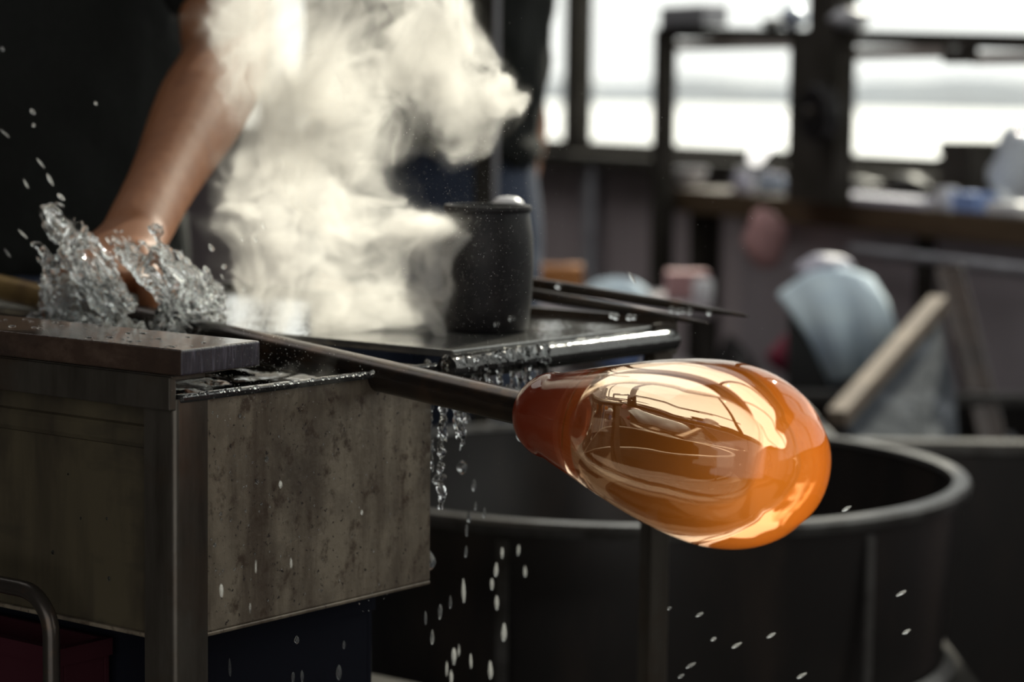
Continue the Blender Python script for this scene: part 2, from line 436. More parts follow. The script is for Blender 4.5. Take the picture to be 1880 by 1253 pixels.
outer = [(a, r*.93 if r > .03 else r) for a, r in [(-.0085,.0122),(-.006,.0150),(-.002,.0205),(.004,.0252),(.012,.0285),(.022,.0318),(.036,.0358),(.052,.0402),(.070,.0452),(.090,.0505),(.110,.0552),(.130,.0590),(.148,.0613),(.164,.0620),(.180,.0602),(.194,.0560),(.206,.0495),(.216,.0405),(.2235,.0300),(.229,.0160),(.2305,0)]]
inner = [(.0482,0),(.0482,.0100),(.0500,.0142),(.0535,.0180),(.059,.0216),(.068,.0252),(.082,.0288),(.100,.0316),(.120,.0335),(.140,.0340),(.156,.0332),(.169,.0306),(.180,.0258),(.188,.0195),(.1935,.0120),(.1955,.0060),(.196,0)]
def fine(prof, n=4):
    q = spline(prof, n); return [(float(x[0]), max(0.0, float(x[1]))) for x in q]
gm = bpy.data.materials.new('hot_glass'); gm.use_nodes = True; MATS['hot_glass'] = gm
nt = gm.node_tree; nt.nodes.remove(nt.nodes['Principled BSDF']); out = nt.nodes['Material Output']
gb = nt.nodes.new('ShaderNodeBsdfGlass'); gb.inputs['Roughness'].default_value = 0; gb.inputs['IOR'].default_value = 1.5
gb.inputs['Color'].default_value = (1,.97,.92,1)
nt.links.new(gb.outputs[0], out.inputs['Surface'])
va = nt.nodes.new('ShaderNodeVolumeAbsorption'); va.inputs['Color'].default_value = (1.0,.60,.22,1); va.inputs['Density'].default_value = 9
ve = nt.nodes.new('ShaderNodeEmission'); ve.inputs['Color'].default_value = (1,.31,.03,1)
tc = nt.nodes.new('ShaderNodeTexCoord'); sx = nt.nodes.new('ShaderNodeSeparateXYZ'); nt.links.new(tc.outputs['Object'], sx.inputs[0])
cr = nt.nodes.new('ShaderNodeFloatCurve'); mp = cr.mapping; c0 = mp.curves[0]
c0.points[0].location = (0,.004); c0.points[1].location = (1,1)
for x_, y_ in ((.40,.11),(.66,.20),(.80,.44)): c0.points.new(x_, y_)
mp.update()
dv = nt.nodes.new('ShaderNodeMath'); dv.operation = 'MULTIPLY'; dv.inputs[1].default_value = 1/.2285
nt.links.new(sx.outputs['Z'], dv.inputs[0]); nt.links.new(dv.outputs[0], cr.inputs['Value'])
ml = nt.nodes.new('ShaderNodeMath'); ml.operation = 'MULTIPLY'; ml.inputs[1].default_value = 11.0
nt.links.new(cr.outputs[0], ml.inputs[0]); nt.links.new(ml.outputs[0], ve.inputs['Strength'])
ad = nt.nodes.new('ShaderNodeAddShader'); nt.links.new(va.outputs[0], ad.inputs[0]); nt.links.new(ve.outputs[0], ad.inputs[1])
nt.links.new(ad.outputs[0], out.inputs['Volume'])
# built around local +Z so the heat gradient follows the glass; walls of glass between outer skin and bubble
m = MB(); m.lathe((0,0,0), (0,0,1), fine(outer), 96)
me1 = m.mesh('tmp'); 
vs = [v.co.copy() for v in me1.vertices]; fs = [tuple(p.vertices) for p in me1.polygons]
m2 = MB(); m2.lathe((0,0,0), (0,0,1), fine(inner), 96); me2 = m2.mesh('tmp2')
k = len(vs); vs += [v.co.copy() for v in me2.vertices]; fs += [tuple(i+k for i in p.vertices)[::-1] for p in me2.polygons]
# close the collar on the pipe: annular lid at the pipe end
gmesh = bpy.data.meshes.new('hot_glass'); gmesh.from_pydata(vs, [], fs); gmesh.update()
bm = bmesh.new(); bm.from_mesh(gmesh)
be = [e for e in bm.edges if len(e.link_faces) == 1]
bmesh.ops.holes_fill(bm, edges=be, sides=0)
bm.to_mesh(gmesh); bm.free()
gl = link('glass_gather', gmesh, 'hot_glass', smooth=True)
gl.matrix_world = Matrix.Translation(A0) @ AX.to_track_quat('Z', 'Y').to_matrix().to_4x4()
tag(gl, 'glowing orange blown glass bubble on the tip of the blowpipe', 'glass')

# ================================================================== blackened pot and tools on the wet plate
c = PZ(893, 607, ZT+.009); dpt = (c-CAM_LOC).length
pot = empty('black_pot', c, 'soot black round pot standing on the wet plate beside the steam', 'pot')
pr = [(0,0),(0,.030),(.002,.033),(.02,.0355),(.05,.0372),(.075,.0365),(.095,.0335),(.0985,.0325),(.0995,.0312),(.098,.0295),(.03,.029),(.03,0)]
smooth_by_angle(MB().lathe(c, (0,0,1), pr, 48).build('body', 'soot_black', pot), 50)
smooth_by_angle(MB().lathe(c, (0,0,1), [(.0955,.0345),(.0975,.0355),(.1005,.0345),(.1005,.0300),(.0975,.0295)], 48, close=True).build('rim', 'soot_black', pot), 60)

def jack(name, pa, pb, r0, r1, label):
    e = empty(name, (pa+pb)/2, label, 'tongs')
    return e
tg = empty('steel_tongs', P(1180, 560, 2.02), 'two-bladed tapering steel tongs sticking out from behind the black pot', 'tongs')
for pa, pb in ((P(925, 512, 2.12), P(1375, 581, 1.99)), (P(925, 532, 2.09), P(1302, 595, 1.98))):
    ax = (pb-pa).normalized(); L = (pb-pa).length
    m = MB().tube([pa, pa+ax*L*.25, pa+ax*L*.7, pb-ax*.004, pb], [(.0050,.0035),(.0052,.0036),(.0040,.003),(.0014,.0014),(.0005,.0005)], 10)
    smooth_by_angle(m.build('blade', 'rod_dark', tg), 60)
pa, pb = P(925, 512, 2.12), P(925, 532, 2.09)
smooth_by_angle(MB().tube([pa, pa+Vector((-.02,.006,.002)), (pa+pb)/2+Vector((-.034,.01,.0)), pb+Vector((-.02,.006,-.002)), pb], [(.004,.003)]*5, 10).build('spring_bow', 'rod_dark', tg), 60)

# ================================================================== big dark tub behind
TZ = .72; TC = Vector((.135, 2.76, TZ)); TR = .385
tub = empty('dark_tub', Vector((TC.x, TC.y, .49)), 'wide round dark metal tub behind the hot glass', 'tub')
mat('tub_rim', (.13,.125,.12), .32, .6, noise=((20,20,20),(.05,.045,.04),.45,.66))
smooth_by_angle(MB().lathe((TC.x,TC.y,.49), (0,0,1), [(.012,0),(.012,TR-.035),(.018,TR-.024),(.06,TR-.018),(TZ-.49-.012,TR-.004),(TZ-.49,TR-.004),(TZ-.49,TR-.012),(.06,TR-.028),(.03,TR-.04),(.03,0)], 96).build('shell', 'tub_dark', tub), 40)
smooth_by_angle(MB().lathe((TC.x,TC.y,.49), (0,0,1), [(TZ-.49-.012,TR-.006),(TZ-.49-.012,TR+.004),(TZ-.49-.003,TR+.006),(TZ-.49+.002,TR+.003),(TZ-.49+.002,TR-.014),(TZ-.49-.004,TR-.016)], 96, close=True).build('rolled_rim', 'tub_rim', tub), 40)
smooth_by_angle(MB().lathe((TC.x,TC.y,.49), (0,0,1), [(0,TR-.06),(0,TR-.015),(.008,TR-.006),(.020,TR-.006),(.030,TR-.018)], 96).build('foot_ring', 'tub_rim', tub), 50)
for a in (-1.95, -.9, .5, 2.0):
    p = Vector((TC.x+(TR-.003)*math.cos(a), TC.y+(TR-.003)*math.sin(a), TZ-.115)); n_ = Vector((math.cos(a), math.sin(a), 0))
    MB().box(p, (.012, .004, .19), Vector((-n_.y, n_.x, 0)), n_).build('seam_strip', 'tub_rim', tub)
tb = empty('low_table', Vector((TC.x, TC.y, 0)), 'low dark table under the wide round tub', 'table')
MB().box((TC.x, TC.y, .475), (.80, .80, .03)).build('table_top', 'frame_dark', tb, bevel=.003)
for sx_ in (-1,1):
    for sy_ in (-1,1): MB().box((TC.x+sx_*.37, TC.y+sy_*.37, .23), (.05,.05,.46)).build('leg', 'frame_dark', tb)

# ================================================================== people
def remesh(name, mb, voxel, m, parent, smooth_it=6):
    o = link(name, mb.mesh(name), m, parent)
    md = o.modifiers.new('r', 'REMESH'); md.mode = 'VOXEL'; md.voxel_size = voxel; md.use_smooth_shade = True
    md = o.modifiers.new('s', 'SMOOTH'); md.iterations = smooth_it; md.factor = .5
    return bake(o)

def limb(mb, pts, n=16):
    """pts: (x,y,z,r) or (x,y,z,ra,rb) through which a tapering limb runs"""
    q = spline([tuple(p) if len(p) == 5 else (*p, p[3]) for p in pts], 5)
    mb.tube([Vector(p[:3]) for p in q], [(max(.002, p[3]), max(.002, p[4])) for p in q], n)
    mb.ball(q[0][:3], min(q[0][3:5]), 12); mb.ball(q[-1][:3], min(q[-1][3:5]), 12)

def person(label, root, fwd, lean, jl, jr, hand_l=None, hand_r=None, waist=1.05, hem=.98, sleeve_cut=.72):
    """root: floor point; fwd: facing; jl/jr: (shoulder, elbow, wrist) of the arm on the image right / left"""
    fwd = Vector(fwd).normalized(); side = Vector((fwd.y, -fwd.x, 0)); up = Vector((0,0,1))
    def L(s_, f_, z): return root + side*s_ + fwd*(f_+lean*max(0, z-.95)) + up*z
    p = empty('person', root, label, 'person')
    b = MB()
    # trunk, neck, head
    tr_ = [(.92,.165,.115),(1.02,.150,.105),(1.12,.150,.108),(1.25,.170,.118),(1.37,.180,.118),(1.45,.150,.095),(1.50,.075,.065)]
    def trunk(mb, rows, grow=0):
        q = spline([(*L(0,0,z), rx+grow, ry+grow) for z, rx, ry in rows], 4); n = 24; vs = []; fs = []
        for r in q:
            c_ = Vector(r[:3])
            for k in range(n):
                a = 2*math.pi*k/n
                ca, sa = math.cos(a), math.sin(a)
                vs.append(c_ + side*(math.copysign(abs(ca)**.8, ca)*r[3]) + fwd*(math.copysign(abs(sa)**.8, sa)*r[4]))
        for i in range(len(q)-1):
            for k in range(n): fs.append((i*n+k, i*n+(k+1)%n, (i+1)*n+(k+1)%n, (i+1)*n+k))
        fs += [tuple(range(n))[::-1], tuple(range((len(q)-1)*n, len(q)*n))]
        mb.add(vs, fs)
    trunk(b, tr_)
    nk = L(0, .015, 1.5); hd = L(0, .045, 1.655)
    b.tube([nk-up*.06, nk+up*.10], .056, 14)
    R = Matrix((side, fwd, up)).transposed()
    b.ball(hd, .1, 20, (.76,.95,1.16), R)
    b.ball(hd+fwd*.03-up*.055, .072, 16, (.82,.85,.95), R)                # jaw
    b.tube([hd+fwd*.088+up*.02, hd+fwd*.112-up*.018, hd+fwd*.095-up*.028], [.008,.014,.012], 10)      # nose
    for s_ in (-1,1):
        b.ball(hd+side*(s_*.076)-up*.005, .028, 12, (.35,.7,1.1), R)     # ears
        b.ball(hd+side*(s_*.032)+fwd*.083+up*.004, .012, 10)             # lids
    b.tube([hd+fwd*.090-up*.058-side*.024, hd+fwd*.097-up*.058, hd+fwd*.090-up*.058+side*.024], [.005,.008,.005], 8)   # lips
    # arms
    arms = []
    for (S, E, Wr), hand in ((jl, hand_l), (jr, hand_r)):
        S, E, Wr = Vector(S), Vector(E), Vector(Wr)
        mid = S.lerp(E, .45); m2 = E.lerp(Wr, .3)
        limb(b, [(*S,.058),(*mid,.050),(*E.lerp(S,.12),.042),(*E,.0415),(*m2,.0425),(*E.lerp(Wr,.7),.031),(*Wr,.0245,.029)])
        arms.append((S, E, Wr)); yk = L(0, 0, 1.43); limb(b, [(*S,.056),(*S.lerp(yk,.5),.068),(*yk,.072)])
        d_ = (Wr-E).normalized()
        if hand is None:
            grip = Wr + d_*.09; axis = d_.cross(up).normalized()
        else: grip, axis = hand
        grip = Vector(grip); axis = Vector(axis).normalized()
        # palm: flat slab from wrist to the knuckles above the grip
        to = (grip-Wr); back = to - axis*to.dot(axis); back.normalize()
        nrm = axis.cross(back).normalized()                              # out of the back of the hand
        if nrm.z < 0 and abs(nrm.z) > .2: nrm = -nrm
        kn = grip + nrm*.024 - back*.004
        limb(b, [(*Wr,.022,.030),(*Wr.lerp(kn,.5),.017,.040),(*kn,.014,.042)], 16)
        for i, (off, ln) in enumerate(((-.031,.9),(-.0105,1.0),(.0105,.97),(.031,.8))):
            k0 = kn + axis*off
            k1 = grip + axis*off*.96 + back*.026*ln + nrm*.012
            k2 = grip + axis*off*.94 + back*.020*ln - nrm*.018
            k3 = grip + axis*off*.92 - back*.008*ln - nrm*.024
            limb(b, [(*k0,.0105),(*k1,.0095),(*k2,.0088),(*k3,.0075)], 10)
        sgn = -1 if axis.dot(side) > 0 else 1
        t0 = Wr.lerp(kn, .35) + axis*.026; t1 = grip + axis*.052 - back*.020 + nrm*.004; t2 = grip + axis*.046 + back*.002 - nrm*.014
        limb(b, [(*t0,.015),(*t1,.0115),(*t2,.0090)], 10)
    # legs and feet
    for s_ in (-1,1):
        limb(b, [(*L(s_*.085,0,.93),.088),(*L(s_*.095,.005,.72),.074),(*L(s_*.10,.015,.50),.054),(*L(s_*.105,0,.34),.052),(*L(s_*.11,-.01,.10),.036)])
        limb(b, [(*L(s_*.11,-.03,.05),.042),(*L(s_*.115,.07,.035),.04,.045),(*L(s_*.12,.16,.022),.02,.04)])
    body = remesh('body', b, .0042, 'skin', p, 4)
    # clothes
    sh = MB()
    trunk(sh, [(hem,.178,.128),(1.03,.172,.124),(1.12,.168,.122),(1.25,.182,.128),(1.37,.190,.127),(1.45,.160,.103),(1.488,.092,.078)], .006)
    for S, E, Wr in arms:
        e1 = S.lerp(E, sleeve_cut)
        limb(sh, [(*S,.068),(*S.lerp(E,.4),.062),(*e1,.060)]); yk = L(0, 0, 1.43); limb(sh, [(*S,.066),(*S.lerp(yk,.5),.076),(*yk,.078)])
    shirt = remesh('shirt', sh, .008, 'shirt_black', p, 5)
    tx = bpy.data.textures.new('folds', 'CLOUDS'); tx.noise_scale = .09
    md = shirt.modifiers.new('folds', 'DISPLACE'); md.texture = tx; md.strength = .022; md.mid_level = .45
    je = MB()
    trunk(je, [(.86,.172,.122),(.95,.174,.122),(waist-.03,.162,.116),(waist,.160,.114)], .004)
    for s_ in (-1,1):
        limb(je, [(*L(s_*.085,0,.90),.098),(*L(s_*.095,.005,.72),.086),(*L(s_*.10,.012,.50),.068),(*L(s_*.105,0,.30),.066),(*L(s_*.11,-.01,.07),.060)])
    remesh('jeans', je, .008, 'denim', p, 4)
    hr = MB(); hr.ball(hd+up*.022-fwd*.012, .104, 18, (.80,.95,1.08), R)
    hm = link('hair', hr.mesh('hair'), 'hair_dark', p, True)
    for s_ in (-1,1):
        shoe = MB(); limb(shoe, [(*L(s_*.11,-.04,.045),.045),(*L(s_*.115,.06,.04),.042,.048),(*L(s_*.12,.185,.03),.024,.04)])
        link('shoe', shoe.mesh('shoe'), 'soot_black', p, True)
    return p

r1 = P(30, 600, 2.56); r1.z = 0
pipe_at = lambda px: G((P(px, 528+px*.2315, 2.06-.46*px/985)-A0).dot(AX))
g1 = pipe_at(205)
g2 = G(-.98)
person('black-shirted person whose bare forearm reaches down into the splash', r1, (.10,-1,0), .06,
       (P(395,-420,2.48), P(412,118,2.30), P(248,432,2.035)),
       (P(-330,-420,2.50), P(-430,180,2.52), g2+Vector((-.02,.05,.07))),
       (g1, AX), (g2, AX), hem=.96)
r2 = P(780, 600, 3.62); r2.z = 0
person('person in black top and blue jeans standing behind the steam and black pot', r2, (-.45,-.9,0), .02,
       (P(915,-180,3.58), P(955,235,3.66), P(905,480,3.52)),
       (P(650,-180,3.68), P(610,235,3.74), P(635,480,3.60)), hem=1.075, waist=1.085)

# ================================================================== work bench under the windows
def px_of(p):
    v = CR.inverted() @ (Vector(p)-CAM_LOC); return 940 + FPX*v.x/-v.z, 626.5 - FPX*v.y/-v.z, -v.z
def t_at(px, off, z):
    lo, hi = T0, 3.2
    for _ in range(50):
        m_ = (lo+hi)/2
        if px_of(W(m_, off, z))[0] < px: lo = m_
        else: hi = m_
    return (lo+hi)/2
def off_of(p): return (Vector((p.x, p.y))-WP).dot(WN)
BZ = .95
BOFF = (off_of(PZ(1230,352,BZ)) + off_of(PZ(1880,392,BZ)))/2
BT0 = t_at(1228, BOFF, BZ); BT1 = 2.6
def wbox(m, t0, t1, o0, o1, z0, z1): return m.box(W((t0+t1)/2, (o0+o1)/2, (z0+z1)/2), (t1-t0, abs(o1-o0), z1-z0), WUx, WNx)
mat('bench_wood', (.085,.055,.030), .55, noise=((3,3,40),(.05,.032,.018),.45,.65))
mat('bench_panel', (.32,.285,.305), .6, noise=((2,2,2),(.25,.22,.235),.45,.65))
mat('pale_metal', (.45,.46,.50), .35, .6, noise=((20,20,20),(.32,.32,.35),.45,.65))
bench = empty('work_bench', W((BT0+BT1)/2, BOFF-.2, 0), 'long brown topped work bench under the windows', 'bench')
BD = .30
wbox(MB(), BT0, BT1, BOFF-BD, BOFF, BZ-.05, BZ).build('bench_top', 'bench_wood', bench, bevel=.003)
wbox(MB(), BT0+.25, BT1, BOFF-.06, BOFF-.04, .35, BZ-.05).build('front_panel', 'bench_panel', bench)
for tt in (BT0+.04, BT0+.9, BT0+1.8, BT1-.05): wbox(MB(), tt, tt+.05, BOFF-.08, BOFF-.03, 0, BZ-.05).build('leg', 'frame_dark', bench)
for tt in (BT0+.04, BT1-.05): wbox(MB(), tt, tt+.05, BOFF-BD+.01, BOFF-BD+.06, 0, BZ-.05).build('leg', 'frame_dark', bench)
ra = t_at(1560, BOFF+.02, BZ-.09)
smooth_by_angle(MB().tube([W(ra, BOFF+.015, BZ-.085), W(BT1, BOFF+.015, BZ-.085)], .010, 12).build('rail', 'pale_metal', bench), 60)

# dark rack standing in front of the windows
ROFF = BOFF+.03
rk = empty('tool_rack', W(t_at(1500, ROFF, 1.2), ROFF, 0), 'dark steel rack with two posts and a long bar before the windows', 'rack')
tl = t_at(1219, ROFF, 1.1)
def post(px, w_, z0, z1, name='post'):
    tt = t_at(px, ROFF, 1.1); return wbox(MB(), tt-w_/2, tt+w_/2, ROFF-.015, ROFF+.015, z0, z1).build(name, 'frame_dark', rk)
def z_for(px, py, off):                       # height above floor seen at that pixel
    tt = t_at(px, off, 1.1); p = W(tt, off, 1.1); k = px_of(p); return 1.1 + (k[1]-py)*k[2]/FPX
z_l = z_for(1219, 60, ROFF); z_r = z_for(1880, 97, ROFF)
post(1219, .05, 0, z_l+.008)
tm = t_at(1506, ROFF, 1.1); wbox(MB(), tm-.085, tm+.085, ROFF-.02, ROFF+.02, BZ, z_for(1506, 75, ROFF)).build('post', 'frame_dark', rk)
wbox(MB(), tm-.02, tm+.075, ROFF-.02, ROFF+.02, z_for(1506, 75, ROFF), 1.75).build('post', 'frame_dark', rk)
tr2 = t_at(1905, ROFF, 1.1)+.5
ka = W(tl, ROFF, z_l); kb = W(tr2, ROFF, z_r)
ax = (kb-ka).normalized(); MB().box((ka+kb)/2, ((kb-ka).length, .03, .026), ax, WNx).build('cross_bar', 'frame_dark', rk)
dz = -.055
wbox(MB(), t_at(1742, ROFF, 1.2), t_at(1782, ROFF, 1.2), ROFF-.015, ROFF+.015, z_for(1760, 118, ROFF), z_for(1760, 90, ROFF)).build('bracket', 'frame_dark', rk)
mat('shelf_strip', (.55,.50,.48), .5, noise=((6,6,6),(.45,.4,.38),.4,.6))
for p0, p1 in ((1243, 1452), (1560, 1738), (1786, 1900)):
    ta, tb_ = t_at(p0, ROFF-.05, 1.2), t_at(p1, ROFF-.05, 1.2); zc = z_for((p0+p1)/2, 82+(p0+p1-2690)/2*.05, ROFF-.05)
    wbox(MB(), ta, tb_, ROFF-.06, ROFF-.045, zc-.012, zc+.010).build('shelf_strip', 'shelf_strip', rk, bevel=.001)
# round black grinding wheel on the middle post
wc = W(t_at(1502, ROFF+.05, 1.1), ROFF+.05, z_for(1502, 208, ROFF+.05))
wh = empty('grinding_wheel', wc, 'round black grinding wheel fixed to the rack post', 'wheel')
rw = .053
smooth_by_angle(MB().lathe(wc-WNx*.018, WNx, [(0,0),(0,rw*.93),(.004,rw),(.030,rw),(.034,rw*.93),(.034,.022),(.030,.020),(.030,0)], 40).build('disc', 'soot_black', wh), 40)
smooth_by_angle(MB().lathe(wc-WNx*.03, WNx, [(0,0),(0,.012),(.055,.012),(.060,.008),(.060,0)], 16).build('hub', 'rod_dark', wh), 40)

# ---- clutter on the bench, rack and floor
def mk(name, color, rough=.5, **k): return mat(name, color, rough, **k)
mk('c_white', (.72,.72,.74), .35); mk('c_lav', (.55,.54,.64), .5); mk('c_blue', (.25,.36,.68), .45); mk('c_bluegrey', (.42,.48,.58), .4, metal=.3)
mk('c_dark', (.02,.018,.018), .6); mk('c_brown', (.16,.10,.06), .7); mk('c_pink', (.42,.24,.24), .7); mk('c_red', (.16,.008,.03), .6)
mk('c_maroon', (.035,.008,.012), .8, spec=.1); mk('c_navy', (.006,.0065,.011), .8, spec=.1); mk('c_grey', (.30,.30,.32), .5, metal=.4); mk('c_beige', (.36,.31,.27), .8)
mk('c_cloth', (.62,.74,.80), .85, noise=((6,6,14),(.50,.62,.74),.4,.65)); mk('c_tan', (.34,.27,.21), .7, noise=((3,3,50),(.24,.19,.15),.4,.6))
mk('c_slate', (.10,.11,.125), .85, spec=.1, noise=((7,7,16),(.26,.28,.31),.50,.66), bump=((30,30,60),.5,.01)); mk('c_frost', (.9,.9,.88), .25, trans=.55)
mk('c_bag', (.75,.82,.92), .2, trans=.35, bump=((25,25,25),.8,.02)); mk('c_orange', (.45,.18,.05), .6)

def bowl(name, c, r, h, m, label, cat='bowl'):
    o = MB().lathe(c, (0,0,1), [(0,0),(0,r*.45),(h*.1,r*.5),(h*.5,r*.85),(h,r),(h,r*.93),(h*.5,r*.78),(h*.15,r*.4),(h*.15,0)], 28).build(name, m)
    smooth_by_angle(o, 50); return tag(o, label, cat)
def jar(name, c, r, h, m, ml, label, cat='jar', group=None):
    e = empty(name, c, label, cat, group)
    smooth_by_angle(MB().lathe(c, (0,0,1), [(0,0),(0,r*.9),(h*.06,r),(h*.68,r),(h*.8,r*.72),(h*.88,r*.70),(h*.88,0)], 20).build('body', m, e), 50)
    smooth_by_angle(MB().lathe(c+Vector((0,0,h*.86)), (0,0,1), [(0,0),(0,r*.78),(h*.12,r*.78),(h*.14,r*.7),(h*.14,0)], 20).build('lid', ml, e), 50)
    return e
def onb(px, off, z=BZ): return W(t_at(px, off, z), off, z)
bowl('enamel_bowl', onb(1268, BOFF-.07), .038, .042, 'c_white', 'white enamel bowl at the left end of the bench')
jar('small_jar', onb(1363, BOFF-.05), .020, .05, 'c_lav', 'c_white', 'small pale jar left of the bluish jars on the bench')
for i, px in enumerate((1405, 1428, 1452)):
    jar('blue_jar', onb(px, BOFF-.06-.02*(i%2)), .016, .048-.006*i, 'c_bluegrey', 'c_lav', ['tallest of three bluish glass jars on the bench','middle one of three bluish glass jars on the bench','shortest of three bluish glass jars on the bench, nearest the post'][i], group='bluish jars on the bench')
# frosted glass globe on a thin neck, no light source of its own
c = onb(1383, BOFF-.16); zt = z_for(1408, 236, BOFF-.16)
gl_ = empty('frosted_globe', c, 'white frosted glass globe painted bright in front of the window', 'lamp')
smooth_by_angle(MB().lathe(c, (0,0,1), [(0,0),(0,.035),(.01,.033),(.014,.008),(zt-BZ-.05,.008),(zt-BZ-.05,0)], 20).build('foot', 'c_grey', gl_), 40)
hc = W(t_at(1408, BOFF-.16, zt), BOFF-.16, zt)
mk('globe_glow', (.95,.95,.92), .4, emit=((1,.98,.93), 1.6))  # emission stands in for sunlight on the glass
gm_ = MB(); gm_.ball(hc, .044, 20, (1,1,.8)); gm_.tube([c+Vector((0,0,zt-BZ-.07)), hc-Vector((0,0,.02))], [.014,.026], 14)
smooth_by_angle(gm_.build('globe', 'globe_glow', gl_), 70)
bowl('tin_dish', onb(1505, BOFF-.04), .030, .035, 'c_grey', 'grey tin dish under the grinding wheel')
o = MB(); wbox(o, t_at(1520, BOFF-.05, BZ), t_at(1722, BOFF-.05, BZ), BOFF-.11, BOFF-.005, BZ, BZ+.014); o = o.build('paper_stack', 'c_lav', bevel=.002); tag(o, 'flat pale stack of papers spread on the bench', 'papers')
def lump(name, c, r, sq, m, label, cat, seed=0, amp=.25, n=20, R=None):
    mb = MB(); mb.ball((0,0,0), 1, n); rnd = random.Random(seed); ph = [rnd.uniform(0,6) for _ in range(6)]
    vs = []
    for v in mb.v:
        v = Vector(v); k = 1+amp*(.5*math.sin(3*v.x+ph[0])*math.sin(2.6*v.y+ph[1])+.35*math.sin(5*v.z+ph[2]+2*v.x)+.25*math.sin(8*v.y+ph[3]+3*v.z))
        q = Vector((v.x*sq[0], v.y*sq[1], v.z*sq[2]))*k*r
        if R: q = R @ q
        vs.append(Vector(c)+q)
    mb.v = [tuple(v) for v in vs]
    o = smooth_by_angle(mb.build(name, m), 75); return tag(o, label, cat) if label else o
lump('rag_bundle', onb(1575, BOFF-.2)+Vector((0,0,.018)), .04, (1.2,1,.5), 'c_dark', 'flat dark rag bundle behind the papers on the bench', 'rag', 1)
lump('leather_glove', onb(1672, BOFF-.2)+Vector((0,0,.024)), .042, (1,1,.65), 'c_dark', 'dark crumpled glove lying behind the right end of the papers', 'glove', 2)
c = onb(1738, BOFF-.04); o = MB().lathe(c, (0,0,1), [(0,0),(0,.018),(.006,.021),(.034,.021),(.040,.018),(.040,.015),(.010,.016),(.010,0)], 20).build('white_cup', 'c_white'); smooth_by_angle(o, 40); tag(o, 'white round cup right of the papers on the bench', 'cup')
c = onb(1790, BOFF-.04); o = MB().box(c+Vector((0,0,.017)), (.07,.05,.034), WUx, WNx).build('blue_box', 'c_blue', bevel=.003); tag(o, 'small blue box next to the white cup', 'box')
c = onb(1785, BOFF-.2); o = empty('dark_crate', c, 'dark brown crate standing before the window at the right', 'crate')
hgt = z_for(1785, 258, BOFF-.2)-BZ
for k in range(4): MB().box(c+Vector((0,0,hgt*(k+.5)/4)), (.10,.09,hgt/4-.004), WUx, WNx).build('slat', 'frame_dark', o, bevel=.001)
MB().box(c+Vector((0,0,hgt/2)), (.092,.082,hgt-.01), WUx, WNx).build('core', 'c_dark', o)
c = onb(1868, BOFF-.16); zt = z_for(1868, 232, BOFF-.16)-BZ
lump('plastic_bag', c+Vector((0,0,zt*.5)), zt*.5, (.75,.75,1), 'c_bag', 'pale blue crumpled plastic bag at the right edge of the bench', 'bag', 5, .35)
c = onb(1862, BOFF-.03); o = MB().box(c+Vector((0,0,.012)), (.09,.06,.024), WUx, WNx).build('folded_cloth', 'c_white', bevel=.006); tag(o, 'white folded cloth on the bench under the plastic bag', 'cloth')
# on the rack's top bar
zb = lambda px: z_l + (z_r-z_l)*(t_at(px, ROFF, 1.25)-tl)/(tr2-tl) + .0135
def onr(px): return W(t_at(px, ROFF, 1.25), ROFF, zb(px))
o = MB().box(onr(1272)+Vector((0,0,.021)), (.19,.06,.042), WUx, WNx).build('tool_case', 'c_grey', bevel=.004); tag(o, 'grey case lying on the left end of the rack bar', 'case')
lump('work_glove', onr(1420)+Vector((0,0,.010)), .018, (1.4,1,.55), 'c_dark', 'small dark glove on the rack bar left of the post', 'glove', 8)
lump('blue_rag', onr(1458)+Vector((0,0,.022)), .028, (1,1,.75), 'c_bluegrey', 'bluish rag heaped on the rack bar against the post', 'rag', 9)
lump('grey_rag', onr(1560)+Vector((0,0,.019)), .034, (1.1,1,.6), 'c_grey', 'grey rag heaped on the rack bar right of the post', 'rag', 10)
# vertical pale pipe on the wall below the windows
tp = t_at(1086, .03, .9); o = smooth_by_angle(MB().tube([W(tp, .03, 0), W(tp, .03, SILL-.03)], .022, 14).build('wall_pipe', 'pale_metal'), 50); tag(o, 'pale vertical pipe on the wall below the windows', 'pipe')

# steel post behind the pot
c = P(887, 390, 3.30); o = empty('square_post', Vector((c.x, c.y, 0)), 'thin dark square steel post rising behind the black pot', 'post')
MB().box((c.x, c.y, 1.2), (.026,.026,2.4)).build('tube', 'frame_dark', o, bevel=.002)
MB().box((c.x+.0165, c.y, 1.2), (.007,.02,2.4)).build('painted_lit_edge', 'c_grey', o)  # paler strip paints the light on the post's right face
MB().box((c.x, c.y, .006), (.12,.12,.012)).build('foot_plate', 'frame_dark', o)
# white-capped bottle behind the pot
c = P(930, 575, 2.10); c.z = ZT+.009
bt = empty('capped_bottle', c, 'dark bottle with a white domed cap peeking over the black pot', 'bottle')
zc = P(930, 392, 2.10).z - c.z
smooth_by_angle(MB().lathe(c, (0,0,1), [(0,0),(0,.0135),(.003,.0145),(zc-.012,.0145),(zc-.004,.013),(zc,.0125),(zc,0)], 28).build('body', 'soot_black', bt), 50)
smooth_by_angle(MB().lathe(c+Vector((0,0,zc)), (0,0,1), [(0,0),(0,.0145),(.006,.0150),(.011,.0130),(.0145,.008),(.0155,0)], 28).build('cap', 'c_white', bt), 60)

